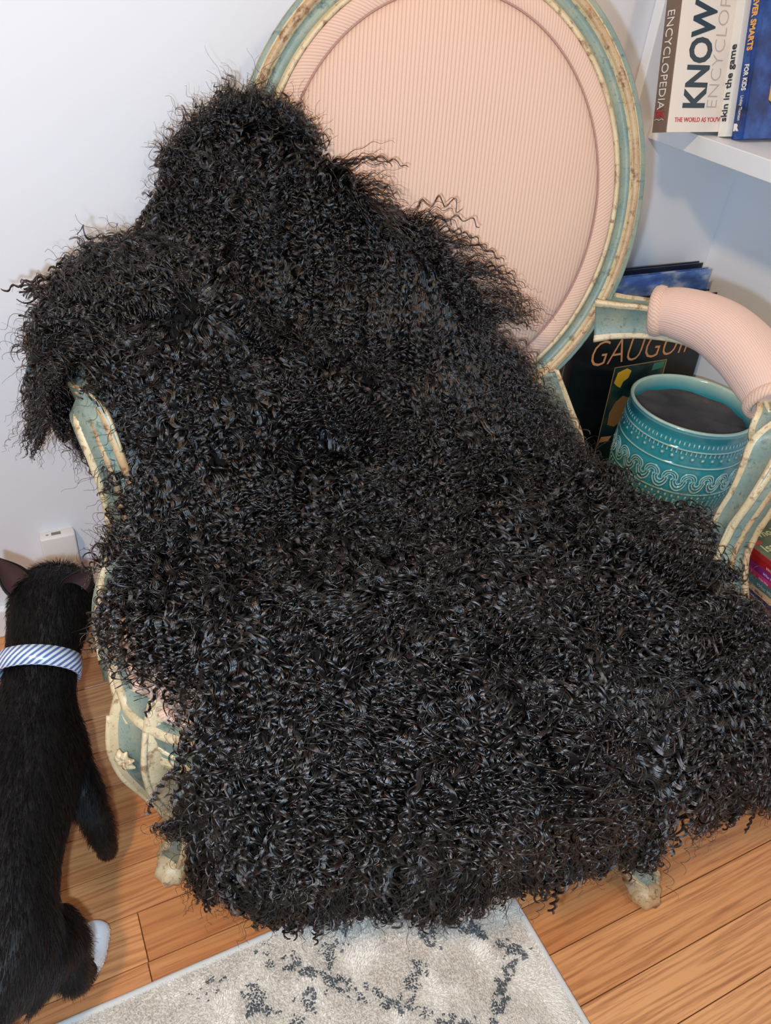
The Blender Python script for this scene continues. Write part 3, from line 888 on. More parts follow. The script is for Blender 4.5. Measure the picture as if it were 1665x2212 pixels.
for s in (-1, 1):
    # stile joining the oval to the seat
    st = mir(spline([(0.165, 0.452, 0.520), (0.190, 0.440, 0.468), (0.214, 0.436, 0.42), (0.222, 0.440, 0.37), (0.222, 0.445, 0.30)], 24), s)
    A, B = frames(st, (0, -1, 0.1))
    pr, zn = rail_prof(0.044, 0.034)
    sweep('back_stile', st, A, B, pr, CH, chair, zone=zn, scale=spline([(0.7, 0.8), (0.9, 1), (1, 1.0), (0.95, 1), (0.95, 1)], 24))
    # arm wood
    armp = mir(spline([(0.222, 0.470, 0.598), (0.248, 0.458, 0.604), (0.285, 0.436, 0.612), (0.330, 0.400, 0.612), (0.362, 0.345, 0.604), (0.380, 0.285, 0.590), (0.382, 0.245, 0.578)], 40), s)
    A, B = frames(armp, (0, 0, 1))
    pr, zn = rail_prof(0.040, 0.046)
    sweep('arm_rail', armp, A, B, pr, CH, chair, zone=zn, scale=spline([(1.15, 1.25), (1.0, 1.05), (0.85, 0.9), (0.7, 0.6), (0.7, 0.55), (0.75, 0.6), (0.85, 0.7)], 40))
    # pad
    padp = mir(spline([(0.284, 0.437, 0.622), (0.310, 0.420, 0.628), (0.345, 0.383, 0.628), (0.370, 0.335, 0.617), (0.384, 0.288, 0.600), (0.386, 0.262, 0.590)], 40), s)
    A, B = frames(padp, (0, 0, 1))
    k = 28
    ppf = []
    for a in np.linspace(0, 2 * math.pi, k, endpoint=False):
        ca, sa = math.cos(a), math.sin(a)
        ppf.append((0.029 * math.copysign(abs(ca) ** 0.8, ca), 0.024 * sa if sa > 0 else 0.020 * math.copysign(abs(sa) ** 0.8, sa)))
    u_ = np.linspace(0, 1, 40)
    scl = np.stack([0.95 + 0.50 * np.sin(math.pi * u_) ** 0.6, 1.02 + 0.48 * np.sin(math.pi * u_) ** 0.6], 1)
    scl[0] *= 0.85; scl[-1] *= 0.85
    sweep('arm_pad', padp, A, B, ppf, pink_uv, chair, scale=scl)
    # rolled welt at each end of the pad
    for e_ in (2, 37):
        c_ = padp[e_]; ring = np.array([c_ + A[e_] * ppf[i][0] * 0.99 * (scl[e_][0]) + B[e_] * ppf[i][1] * 1.0 * scl[e_][1] for i in range(k)])
        T2 = np.cross(A[e_], B[e_])
        Nr = ring - c_; Nr /= np.linalg.norm(Nr, axis=1)[:, None]
        sweep('pad_welt', ring, Nr, T2, [(0.0055 * math.cos(a), 0.0085 * math.sin(a)) for a in np.linspace(0, 2 * math.pi, 8, endpoint=False)], pink_braid, chair, closed=True)
    # knuckle and support, one continuous moulded piece curling down to the rail
    sup = mir(spline([(0.383, 0.262, 0.586), (0.378, 0.232, 0.580), (0.370, 0.207, 0.566), (0.362, 0.192, 0.540), (0.355, 0.186, 0.508), (0.352, 0.187, 0.475), (0.350, 0.182, 0.440), (0.354, 0.165, 0.405), (0.358, 0.135, 0.365), (0.352, 0.100, 0.325), (0.345, 0.07, 0.30)], 64), s)
    A, B = frames(sup, (0.0, 1, 0.55))
    pr, zn = rail_prof(0.046, 0.042)
    sweep('arm_support', sup, A, B, pr, CH, chair, zone=zn, scale=spline([(0.8, 0.75), (0.95, 1.0), (1.02, 1.05), (0.95, 0.95), (0.85, 0.85), (0.9, 0.8), (0.85, 0.8), (0.9, 0.85), (0.95, 0.9), (0.9, 0.85), (0.7, 0.7)], 64))
    # carved ridges along the outside of the support
    parts = []
    for off_, rr_ in ((-0.0165, 0.0044), (0.001, 0.0036), (0.0165, 0.0044)):
        path = sup[4:60] - B[4:60] * 0.0165 + A[4:60] * off_
        parts.append(tube('ridge', path[::5], [rr_ * 0.5, rr_ * 1.3, rr_ * 1.2, rr_, rr_ * .9, rr_ * .9, rr_, rr_ * .5], gilt_paint if off_ > -0.01 else cream_paint, None, n=50, k=8))
    # acanthus curls on the knuckle side facing the seat
    for q_, (dx, dz, r0) in enumerate(((0.0, 0.0, 0.012), (0.0, -0.020, 0.009), (0.0, 0.012, 0.0075))):
        cx_ = s * (0.384 - 0.0245); cy_ = 0.222 - q_ * 0.004; cz_ = 0.574 + dz
        pts = [(cx_ - s * 0.0, cy_ + r0 * (1 - t * 0.55) * math.cos(1.2 + t * 5.0), cz_ + r0 * (1 - t * 0.55) * math.sin(1.2 + t * 5.0)) for t in np.linspace(0, 1, 9)]
        parts.append(tube('curl', pts, [0.001, 0.0022, 0.0028, 0.003, 0.003, 0.0028, 0.0024, 0.002, 0.001], cream_paint, None, n=32, k=8, up=(1, 0, 0)))
    for q_ in range(3):
        pts = [(s * (0.372 + 0.006 * (q_ - 1) * t - 0.002), 0.200 - 0.014 * math.sin(t * 2.2) + 0.012 * t, 0.588 - 0.010 * q_ - 0.05 * t) for t in np.linspace(0, 1, 6)]
        parts.append(tube('leaf', pts, [0.002, 0.0042, 0.0045, 0.004, 0.003, 0.001], (cream_paint, gilt_paint, cream_paint)[q_], None, n=24, k=8, up=(1, 0, 0)))
    join('carved_ornament', parts, chair)
    # cabriole front leg
    FX, FY = (0.296, 0.004) if s < 0 else (0.311, -0.018)
    leg = mir(spline([(0.300, 0.030, 0.330), (0.304, 0.010, 0.300), (0.304, -0.002, 0.262), (0.297, 0.002, 0.215), (0.286, 0.010, 0.160), (0.281, 0.016, 0.105), (0.285, 0.012, 0.060), (FX + 0.000, FY + 0.016, 0.028), (FX + 0.004, FY, 0.010)], 60), s)
    A, B = frames(leg, (s * 0.55, -0.85, 0))
    w_ = 0.5
    lp = [(-0.5, -0.45), (-0.5, 0.30), (-0.42, 0.48), (-0.33, 0.50), (-0.28, 0.40), (0.0, 0.43), (0.28, 0.40), (0.33, 0.50), (0.42, 0.48), (0.5, 0.30), (0.5, -0.45), (0.3, -0.5), (-0.3, -0.5)]
    lz = [Z0, Z0, Z0, Z0, ZT, ZT, Z0, Z0, Z0, Z0, ZT, ZT, ZT]
    lsc = spline([(0.066, 0.056), (0.068, 0.062), (0.060, 0.058), (0.049, 0.048), (0.038, 0.038), (0.032, 0.032), (0.032, 0.032), (0.040, 0.036), (0.036, 0.024)], 60)
    lg = sweep('front_leg', leg, A, B, lp, CH, chair, zone=lz, scale=lsc)
    # carved flower and mouldings on the knee
    parts = []
    kn = leg[12] + B[12] * 0.031
    for q_ in range(7):
        a = q_ / 7 * 2 * math.pi
        d1 = A[12] * math.cos(a) + np.array((0, 0, 1.0)) * math.sin(a)
        parts.append(tube('petal', [kn + d1 * 0.002, kn + d1 * 0.008 + B[12] * 0.003, kn + d1 * 0.0145], [0.0018, 0.0042, 0.001], cream_paint, None, n=12, k=6))
    for off_ in (-1, 1):
        path = [leg[i] + B[i] * lsc[i][1] * 0.5 + A[i] * off_ * lsc[i][0] * 0.40 for i in range(6, 58, 6)]
        parts.append(tube('ridge', path, [0.003, 0.0038, 0.0036, 0.003, 0.0028, 0.0026, 0.0026, 0.0028, 0.001], cream_paint, None, n=44, k=8))
    # three flutes where support, rail and leg meet (outer side)
    for q_ in range(3):
        pts = [(s * (0.362 - 0.004 * q_ - 0.020 * t), 0.120 - 0.026 * q_ - 0.05 * t, 0.340 - 0.006 * q_ - 0.022 * t * t) for t in np.linspace(0, 1, 5)]
        parts.append(tube('flute', pts, [0.002, 0.0055, 0.0062, 0.0055, 0.002], cream_paint, None, n=22, k=8))
    # moulding line crossing the knee block
    parts.append(tube('flute', [(s * 0.338, 0.022, 0.318), (s * 0.318, -0.002, 0.312), (s * 0.290, -0.020, 0.304), (s * 0.262, -0.034, 0.298)], [0.002, 0.005, 0.005, 0.002], cream_paint, None, n=22, k=8))
    # foot scroll
    cx_, cy_, cz_ = s * (FX + 0.005), FY - 0.004, 0.015
    for sd in (-1, 1):
        pts = [(cx_ + sd * (0.010 + 0.003 * t), cy_ + 0.012 * (1 - 0.5 * t) * math.cos(-1.0 + 4.5 * t), cz_ + 0.010 * (1 - 0.45 * t) * math.sin(-1.0 + 4.5 * t)) for t in np.linspace(0, 1, 8)]
        parts.append(tube('scroll', pts, [0.002, 0.0035, 0.004, 0.004, 0.0035, 0.003, 0.0028, 0.0035], gilt_paint, None, n=30, k=8, up=(1, 0, 0)))
    join('carving', parts, lg)
    bm = bmesh.new(); bmesh.ops.create_uvsphere(bm, u_segments=24, v_segments=14, radius=1.0)
    for q_ in bm.verts: a_ = math.atan2(q_.co.y, q_.co.x); fl_ = 1.0 + 0.10 * math.cos(7 * a_) + 0.10 * max(0, -q_.co.z); q_.co = Vector((s * (FX + 0.005) + q_.co.x * 0.020 * fl_, FY + q_.co.y * 0.022 * fl_, max(0.0003, 0.014 + q_.co.z * 0.017)))
    from_bm('foot', bm, [gilt_paint if s > 0 else cream_paint], lg)
    # rear leg
    rl = mir(spline([(0.222, 0.446, 0.32), (0.226, 0.452, 0.20), (0.236, 0.480, 0.09), (0.244, 0.515, 0.0)], 24), s)
    A, B = frames(rl, (0, -1, 0)); pr, zn = rail_prof(0.038, 0.036)
    sweep('rear_leg', rl, A, B, pr, CH, chair, zone=zn, scale=spline([1.0, 0.95, 0.85, 0.8], 24)[:, 0])
tube('seat_rail_brace', [(-0.30, 0.03, 0.292), (0, -0.03, 0.296), (0.30, 0.03, 0.292)], [0.008, 0.008, 0.008], gilt_paint, chair, n=12)

# ------------------------------------------------------------------ curly sheepskin throw
throw = empty('sheepskin_throw', CO, CA, label='long curly black sheepskin throw draped over the armchair back, arm and seat', cat='throw')
G = np.array([
 [[-0.352, 0.507, 0.715], [-0.315, 0.505, 0.752], [-0.28, 0.500, 0.780], [-0.243, 0.492, 0.798], [-0.203, 0.486, 0.796], [-0.168, 0.478, 0.778], [-0.14, 0.471, 0.750]],
 [[-0.352, 0.468, 0.681], [-0.315, 0.452, 0.706], [-0.265, 0.446, 0.723], [-0.216, 0.446, 0.727], [-0.161, 0.446, 0.726], [-0.106, 0.445, 0.716], [-0.047, 0.440, 0.696]],
 [[-0.350, 0.417, 0.650], [-0.31, 0.401, 0.673], [-0.262, 0.407, 0.670], [-0.203, 0.422, 0.659], [-0.13, 0.427, 0.654], [-0.048, 0.430, 0.638], [0.026, 0.424, 0.613]],
 [[-0.360, 0.260, 0.656], [-0.315, 0.256, 0.658], [-0.258, 0.276, 0.640], [-0.199, 0.377, 0.584], [-0.108, 0.395, 0.576], [-0.012, 0.404, 0.569], [0.077, 0.415, 0.548]],
 [[-0.345, 0.215, 0.635], [-0.305, 0.205, 0.620], [-0.26, 0.226, 0.585], [-0.18, 0.271, 0.56], [-0.082, 0.327, 0.53], [0.03, 0.376, 0.504], [0.128, 0.388, 0.49]],
 [[-0.325, 0.179, 0.54], [-0.295, 0.182, 0.535], [-0.246, 0.21, 0.52], [-0.162, 0.265, 0.49], [-0.049, 0.298, 0.47], [0.075, 0.323, 0.455], [0.182, 0.33, 0.45]],
 [[-0.325, 0.128, 0.465], [-0.288, 0.140, 0.465], [-0.232, 0.162, 0.455], [-0.136, 0.177, 0.45], [-0.013, 0.195, 0.45], [0.135, 0.214, 0.445], [0.262, 0.231, 0.44]],
 [[-0.332, 0.065, 0.430], [-0.285, 0.064, 0.44], [-0.215, 0.058, 0.45], [-0.118, 0.059, 0.455], [0.006, 0.067, 0.455], [0.156, 0.096, 0.45], [0.300, 0.124, 0.44]],
 [[-0.288, 0.040, 0.418], [-0.250, 0.018, 0.424], [-0.194, -0.012, 0.44], [-0.103, -0.022, 0.45], [0.016, -0.016, 0.45], [0.167, 0.012, 0.44], [0.330, 0.056, 0.422]],
 [[-0.225, -0.030, 0.412], [-0.200, -0.046, 0.418], [-0.164, -0.064, 0.425], [-0.084, -0.072, 0.432], [0.024, -0.070, 0.432], [0.167, -0.048, 0.425], [0.350, 0.022, 0.385]],
 [[-0.215, -0.080, 0.378], [-0.188, -0.096, 0.386], [-0.152, -0.112, 0.392], [-0.081, -0.118, 0.398], [0.009, -0.118, 0.402], [0.135, -0.102, 0.400], [0.345, -0.020, 0.335]],
 [[-0.232, -0.080, 0.300], [-0.200, -0.100, 0.306], [-0.151, -0.115, 0.308], [-0.074, -0.120, 0.315], [0.018, -0.120, 0.325], [0.145, -0.105, 0.325], [0.350, -0.036, 0.280]],
 [[-0.250, -0.070, 0.215], [-0.208, -0.092, 0.200], [-0.149, -0.112, 0.196], [-0.066, -0.116, 0.226], [0.029, -0.116, 0.246], [0.158, -0.102, 0.272], [0.345, -0.040, 0.262]],
])
FLAP = np.array([
 [[-0.300, 0.440, 0.640], [-0.345, 0.440, 0.640], [-0.380, 0.438, 0.610], [-0.392, 0.435, 0.555]],
 [[-0.320, 0.370, 0.662], [-0.372, 0.365, 0.662], [-0.412, 0.355, 0.622], [-0.420, 0.350, 0.550]],
 [[-0.340, 0.310, 0.668], [-0.390, 0.300, 0.666], [-0.425, 0.290, 0.612], [-0.430, 0.285, 0.548]],
 [[-0.345, 0.240, 0.646], [-0.388, 0.228, 0.642], [-0.420, 0.236, 0.595], [-0.420, 0.250, 0.535]],
])

# the hide lies on top of the padded back
G[0:3, 2:, 1] -= 0.017; G[0:3, 2:, 2] += 0.003; G[3, 4:, 1] -= 0.012; G[4, 5:, 1] -= 0.006


def upsample(Gr, nu, nv):
    """bicubic refine: rows then columns."""
    r = np.stack([spline(Gr[:, j], nv) for j in range(Gr.shape[1])], 1)
    return np.stack([spline(r[i], nu) for i in range(nv)], 0)


def surf(Gr, nu, nv, amp, seed):
    U = upsample(Gr, nu, nv)
    du = np.gradient(U, axis=1); dv = np.gradient(U, axis=0)
    N = np.cross(du, dv); N /= np.linalg.norm(N, axis=2)[:, :, None] + 1e-12
    if amp:
        sh = U.reshape(-1, 3)
        h = (vnoise(sh, 9, seed) - 0.5) * 1.2 + (vnoise(sh, 21, seed + 1) - 0.5) * 0.6
        tt_ = np.repeat(np.linspace(0, 1, nv), nu)
        h = h * np.clip(0.25 + tt_ * 2.0, 0, 1) + np.clip(0.40 - tt_, 0, 0.3) * 1.3
        U = U + N * (h.reshape(nv, nu, 1) * amp)
        du = np.gradient(U, axis=1); dv = np.gradient(U, axis=0)
        N = np.cross(du, dv); N /= np.linalg.norm(N, axis=2)[:, :, None] + 1e-12
    return U, N


UM, NM = surf(G, 90, 150, 0.026, 3)
UF, NF = surf(FLAP, 36, 48, 0.006, 8)
# the main normal must look up on the seat, the flap's outward
if NM[90, 45, 2] < 0: NM = -NM
if NF[24, 10, 2] < 0: NF = -NF


def notch(s_, t_): return (s_ > 0.905) & (s_ < 0.97) & (t_ > 0.885)   # the hem parts over the right front leg


def sheet(U, N, V, F, thick=0.004, gap=False):
    b = len(V); nv, nu, _ = U.shape
    for q_ in (U, U - N * thick): V.extend(map(tuple, q_.reshape(-1, 3)))
    t = nv * nu
    for i in range(nv - 1):
        for j in range(nu - 1):
            if gap and notch(j / (nu - 1), i / (nv - 1)): continue
            a = b + i * nu + j
            F.append((a, a + 1, a + nu + 1, a + nu)); F.append((a + t, a + t + nu, a + t + nu + 1, a + t + 1))
    for i in range(nv - 1):
        for j in (0, nu - 1):
            a = b + i * nu + j; F.append((a, a + nu, a + nu + t, a + t))
    for j in range(nu - 1):
        for i in (0, nv - 1):
            a = b + i * nu + j; F.append((a, a + 1, a + 1 + t, a + t))


V = []; F = []
sheet(UM, NM, V, F, gap=True); sheet(UF, NF, V, F)
me = bpy.data.meshes.new('hide'); me.from_pydata([tuple(map(float, p)) for p in V], [], F); me.update()
bm = bmesh.new(); bm.from_mesh(me); bmesh.ops.recalc_face_normals(bm, faces=bm.faces[:]); bm.to_mesh(me); bm.free()
link('hide', me, hide_mat, throw)

CMi = np.array(CM.inverted())
WALLN = np.array((0, 1.0, 0)) @ np.array(CM.to_3x3())   # world +y in chair space


def sample(U, N, n, rng):
    """area-weighted roots: position, normal, u tangent, v tangent, s, t"""
    nv, nu, _ = U.shape
    du = U[:-1, 1:] - U[:-1, :-1]; dv = U[1:, :-1] - U[:-1, :-1]
    ar = np.linalg.norm(np.cross(du, dv), axis=2).ravel(); cdf = np.cumsum(ar); cdf /= cdf[-1]
    k = np.searchsorted(cdf, rng.random(n)); i = k // (nu - 1); j = k % (nu - 1)
    a = rng.random(n)[:, None]; b = rng.random(n)[:, None]
    P = (U[i, j] * (1 - a) + U[i, j + 1] * a) * (1 - b) + (U[i + 1, j] * (1 - a) + U[i + 1, j + 1] * a) * b
    Nn = N[i, j]
    tu = U[i, j + 1] - U[i, j]; tu /= np.linalg.norm(tu, axis=1)[:, None] + 1e-9
    tv = U[i + 1, j] - U[i, j]; tv /= np.linalg.norm(tv, axis=1)[:, None] + 1e-9
    return P, Nn, tu, tv, (j + a[:, 0]) / (nu - 1), (i + b[:, 0]) / (nv - 1)


def unit(v): return v / (np.linalg.norm(v, axis=-1, keepdims=True) + 1e-9)


def locks(U, N, n, strands, kpts, flowfn, rng, length=(0.05, 0.085), lock_r=0.0030, rad=0.00030, lift=0.55, grav=0.16, amp=1.0, stray=0.0, bunch=0.6):
    P, Nn, tu, tv, s, t = sample(U, N, n, rng)
    if U is UM:
        ok = ~notch(s, t); P, Nn, tu, tv, s, t = P[ok], Nn[ok], tu[ok], tv[ok], s[ok], t[ok]
        n = len(P)
    F = flowfn(P, Nn, tu, tv, s, t)                       # tangential comb direction (not unit: strength)
    L = rng.uniform(*length, n) * (0.72 + 0.5 * vnoise(P, 9, 31))
    L = L * np.where(rng.random(n) < 0.04, 1.30, 1.0)
    nz = np.clip(Nn[:, 2:3], 0, 1)
    d = unit(Nn * lift * (0.55 + 0.75 * nz) * rng.uniform(0.5, 1.3, (n, 1)) + F + rng.normal(0, 0.20, (n, 3)))
    step = (L / (kpts - 1))[:, None]
    C = np.zeros((n, kpts, 3)); T = np.zeros((n, kpts, 3)); C[:, 0] = P - Nn * 0.001; T[:, 0] = d
    gvec = np.array((0, 0, -1.0))
    Ft = unit(F)
    for k in range(1, kpts):
        u = k / (kpts - 1)
        into = np.minimum((d * Nn).sum(1, keepdims=True), 0)
        d = unit(d + grav * gvec * u + 0.10 * Ft - Nn * into * 0.55 + rng.normal(0, 0.03, (n, 3)))
        C[:, k] = C[:, k - 1] + d * step; T[:, k] = d
    # tips of neighbouring locks gather into bunches, leaving dark partings between them
    if bunch > 0:
        ng = max(4, int(n / 13)); gi = rng.choice(n, ng, replace=False)
        gp_ = P[gi]; near = np.zeros(n, int)
        for a0_ in range(0, n, 1000):
            dd = ((P[a0_:a0_ + 1000, None, :] - gp_[None]) ** 2).sum(2); near[a0_:a0_ + 1000] = dd.argmin(1)
        tgt = C[gi[near]]
        w_ = bunch * rng.uniform(0.5, 1.1, (n, 1, 1)) * (np.linspace(0, 1, kpts)[None, :, None] ** 1.3)
        C = C + (tgt - C) * w_
        T = unit(np.gradient(C, axis=1))
    # crimp frame
    ref = unit(Nn + rng.normal(0, 0.3, (n, 3)))
    E1 = unit(np.cross(T, ref[:, None, :])); E2 = np.cross(T, E1)
    x = np.linspace(0, 1, kpts)[None, :]
    lam = rng.uniform(0.017, 0.044, (n, 1))                # crimp wavelength
    ph0 = rng.uniform(0, 2 * math.pi, (n, 1))
    ph = ph0 + 2 * math.pi * x * L[:, None] / lam * (1 + 0.45 * x)
    A = lam * (0.05 + 0.12 * rng.random((n, 1)) ** 1.4) * amp * (0.62 + 0.75 * nz) * np.clip(x * 3.0, 0, 1) * (0.60 + 1.1 * x)
    ell = rng.uniform(0.35, 1.0, (n, 1)) * np.where(rng.random((n, 1)) < 0.5, -1, 1)
    cx = A * np.cos(ph) ; cy = A * np.sin(ph) * ell
    C = C + E1 * cx[:, :, None] + E2 * cy[:, :, None]
    # strands of each lock
    n2 = n * strands
    idx = np.repeat(np.arange(n), strands)
    r = lock_r * np.sqrt(rng.random(n2))[:, None] * rng.uniform(0.7, 1.3, (n, 1))[idx]; a0 = rng.uniform(0, 2 * math.pi, (n2, 1))
    tw = rng.uniform(-1.5, 1.5, (n, 1))[idx]
    prof = (1.0 - 0.62 * x ** 1.4)
    ox = r * prof * np.cos(a0 + tw * x) * 1.25; oy = r * prof * np.sin(a0 + tw * x) * 0.8
    jit = rng.normal(0, 0.00010, (n2, kpts, 2)).cumsum(1) * 0.30
    out = C[idx] + E1[idx] * (ox + jit[:, :, 0])[:, :, None] + E2[idx] * (oy + jit[:, :, 1])[:, :, None]
    # strands that leave the lock
    fly = rng.random(n2) < stray
    out[fly] += (rng.normal(0, 0.011, (fly.sum(), 1, 3)) * (x[:, :, None] ** 1.5))
    rr = np.full((n2, kpts), rad) * (1.15 - 0.75 * x ** 2) * rng.uniform(0.7, 1.25, (n2, 1))
    # keep the tips off the wall and off the floor
    W = out @ np.array(CM.to_3x3()).T + np.array(CO)
    over = np.maximum(W[:, :, 1] - (WY - 0.006), 0)
    W[:, :, 1] -= over
    W[:, :, 2] = np.maximum(W[:, :, 2], 0.012)
    out = (W - np.array(CO)) @ np.array(CM.to_3x3())
    return out, rr


def flow_main(P, Nn, tu, tv, s, t):
    g_ = np.array((0, 0, -1.0)); gt = g_ - Nn * (Nn @ g_)[:, None]       # downhill part along the hide
    sw = np.stack([vnoise(P, 6.5, 41) - 0.5, vnoise(P, 6.5, 42) - 0.5, vnoise(P, 6.5, 43) - 0.5], 1) * 2.2
    sw2 = np.stack([vnoise(P, 17, 51) - 0.5, vnoise(P, 17, 52) - 0.5, vnoise(P, 17, 53) - 0.5], 1) * 1.3
    sw = sw + sw2; sw -= Nn * (sw * Nn).sum(1, keepdims=True)
    F = gt * 1.7 + sw * (0.40 + 0.75 * np.clip(Nn[:, 2:3], 0, 1)) + np.array((0.05, -0.45, 0)) * np.clip(Nn[:, 2:3], 0, 1)
    edgeR = np.clip((s - 0.80) / 0.20, 0, 1)[:, None]; edgeL = np.clip((0.14 - s) / 0.14, 0, 1)[:, None]
    edgeT = np.clip((0.07 - t) / 0.07, 0, 1)[:, None]; edgeB = np.clip((t - 0.90) / 0.10, 0, 1)[:, None]
    F = F + tu * edgeR * 1.5 - tu * edgeL * 1.3 - tv * edgeT * 0.9 + tv * edgeB * 0.7
    # the arm crest is combed outwards
    crest = np.exp(-((P[:, 0] + 0.33) / 0.07) ** 2 - ((P[:, 1] - 0.32) / 0.10) ** 2 - ((P[:, 2] - 0.66) / 0.05) ** 2)[:, None]
    F = F - tu * crest * 1.8
    return F * 0.8


def flow_flap(P, Nn, tu, tv, s, t):
    g_ = np.array((0, 0, -1.0)); gt = g_ - Nn * (Nn @ g_)[:, None]
    sw = np.stack([vnoise(P, 16, 61) - 0.5, vnoise(P, 16, 62) - 0.5, vnoise(P, 16, 63) - 0.5], 1)
    e = np.clip((s - 0.6) / 0.4, 0, 1)[:, None]
    return (tu * (0.95 - 0.5 * e) + gt * 0.35 + sw * 0.8 - tv * 0.15) * 0.9


rng = np.random.default_rng(5)
D = [locks(UM, NM, 3900, 18, 36, flow_main, rng, stray=0.02, lift=0.60, lock_r=0.0026, length=(0.055, 0.110), rad=0.00034),
     locks(UM, NM, 5200, 7, 36, flow_main, rng, stray=0.04, lift=0.65, lock_r=0.0012, length=(0.05, 0.095), amp=1.2, rad=0.00030),
     locks(UM, NM, 3800, 4, 16, flow_main, rng, length=(0.02, 0.04), lock_r=0.004, lift=0.9, grav=0.05, stray=0.3),
     locks(UF, NF, 800, 14, 30, flow_flap, rng, length=(0.05, 0.085), stray=0.06, amp=0.6, lock_r=0.0028, rad=0.00038),
     locks(UF, NF, 900, 7, 30, flow_flap, rng, length=(0.05, 0.085), stray=0.10, amp=0.9, lock_r=0.0013),
     ]
# fringe: extra long locks rooted along the hide's rims
def rim(U, N, sl, out_dir):
    return U[sl], N[sl]
def edge_strip(U, N, side, w=4):
    if side == 'R': return U[:, -w:], N[:, -w:]
    if side == 'L': return U[:, :w], N[:, :w]
    if side == 'T': return U[:w], N[:w]
    return U[-w:], N[-w:]
def flow_const(fn):
    return lambda P, Nn, tu, tv, s, t: fn(P, Nn, tu, tv)
def add_rim(U, N, side, n, fn, **kw):
    u, nn_ = edge_strip(U, N, side)
    D.append(locks(u, nn_, n, 9, 32, flow_const(fn), rng, **kw))
add_rim(UM, NM, 'R', 420, lambda P, Nn, tu, tv: tu * 1.2 + np.array((0, 0, -0.25)) + 0.25 * Nn, length=(0.055, 0.095), lift=0.25, grav=0.10, stray=0.15, lock_r=0.0024)
for r0, r1, outv in ((0, 14, (0.62, -0.20, 0.72)), (12, 30, (0.80, -0.20, 0.45)), (28, 64, (1.0, -0.20, 0.05))):
    _u, _n = UM[r0:r1, -7:], NM[r0:r1, -7:]
    ov_ = np.array(outv)
    D.append(locks(_u, _n, 12 * (r1 - r0), 12, 30, flow_const(lambda P, Nn, tu, tv, ov_=ov_: ov_ * 0.8 + np.zeros_like(P)), rng, length=(0.025, 0.050), lift=0.35, grav=0.16, stray=0.15, lock_r=0.0028, amp=0.8, bunch=0.3))
    D.append(locks(_u[:, 2:], _n[:, 2:], int(4.0 * (r1 - r0)), 5, 36, flow_const(lambda P, Nn, tu, tv, ov_=ov_: ov_ * 1.1 + np.zeros_like(P)), rng, length=(0.06, 0.115), lift=0.25, grav=0.14, stray=0.25, lock_r=0.0022, amp=0.75, rad=0.00034, bunch=0.35))
add_rim(UM, NM, 'L', 300, lambda P, Nn, tu, tv: -tu * 0.9 + tv * 0.4 + np.array((0, 0, -0.3)), length=(0.045, 0.08), lift=0.25, grav=0.12, stray=0.15, lock_r=0.0022)
def add_hem(c0, c1, n):
    D.append(locks(UM[-4:, c0:c1], NM[-4:, c0:c1], n, 9, 32, flow_const(lambda P, Nn, tu, tv: tv * 1.2 + 0.15 * Nn), rng, length=(0.05, 0.085), lift=0.2, grav=0.15, stray=0.15, lock_r=0.0024))
add_hem(0, 79, 370); add_hem(86, 90, 20)
add_rim(UM, NM, 'T', 460, lambda P, Nn, tu, tv: -tv * 0.45 + tu * 0.15 + Nn * 0.35, length=(0.030, 0.050), lift=0.6, grav=0.14, stray=0.25, lock_r=0.0026, bunch=0.0)
D.append(locks(UM[:16], NM[:16], 620, 12, 30, flow_const(lambda P, Nn, tu, tv: tv * 0.3 + rng.normal(0, 0.5, P.shape)), rng, length=(0.03, 0.055), lift=0.8, grav=0.10, stray=0.1, lock_r=0.0028, bunch=0.2))
add_rim(UF, NF, 'L', 260, lambda P, Nn, tu, tv: tu * 0.5 + Nn * 0.2 - tv * 0.2, length=(0.045, 0.075), lift=0.7, grav=0.12, stray=0.1, lock_r=0.0028, amp=0.8)
_u, _n = UM[28:62, :22], NM[28:62, :22]
D.append(locks(_u, _n, 520, 12, 30, flow_const(lambda P, Nn, tu, tv: -tu * 0.5 + tv * 0.35), rng, length=(0.045, 0.080), lift=0.7, grav=0.12, stray=0.1, lock_r=0.0026, amp=0.8))
add_rim(UF, NF, 'B', 260, lambda P, Nn, tu, tv: tv * 0.7 + tu * 0.2 + np.array((0, 0, -0.3)), length=(0.030, 0.055), lift=0.4, grav=0.2, stray=0.2, lock_r=0.0024)
add_rim(UF, -NF, 'B', 160, lambda P, Nn, tu, tv: -tv * 0.35 - tu * 0.10 + np.array((0.1, 0, -1.0)), length=(0.07, 0.12), lift=0.1, grav=0.2, stray=0.2, lock_r=0.0024)
add_rim(UF, NF, 'R', 260, lambda P, Nn, tu, tv: tu * 0.8 + Nn * 0.9 + np.array((0, 0, -0.1)), length=(0.05, 0.10), lift=0.5, grav=0.10, stray=0.2, lock_r=0.0022)
add_rim(UF, NF, 'T', 50, lambda P, Nn, tu, tv: tu * 0.9 - tv * 0.4 + Nn * 0.5, length=(0.03, 0.05), lift=0.3, grav=0.2, stray=0.2, lock_r=0.0022)

nc = sum(len(p) for p, r in D)
sizes = np.concatenate([np.full(len(p), p.shape[1]) for p, r in D])
pos = np.concatenate([p.reshape(-1, 3) for p, r in D]); rads = np.concatenate([r.ravel() for p, r in D])
hc = bpy.data.hair_curves.new('fleece'); hc.add_curves([int(q_) for q_ in sizes])
hc.attributes['position'].data.foreach_set('vector', pos.astype(np.float32).ravel())
(hc.attributes.get('radius') or hc.attributes.new('radius', 'FLOAT', 'POINT')).data.foreach_set('value', rads.astype(np.float32))
hc.materials.append(fleece_mat)
fl = bpy.data.objects.new('fleece', hc); COL.objects.link(fl); fl.parent = throw; fl['kind'] = 'stuff'
print('fleece strands', nc, 'points', len(pos))
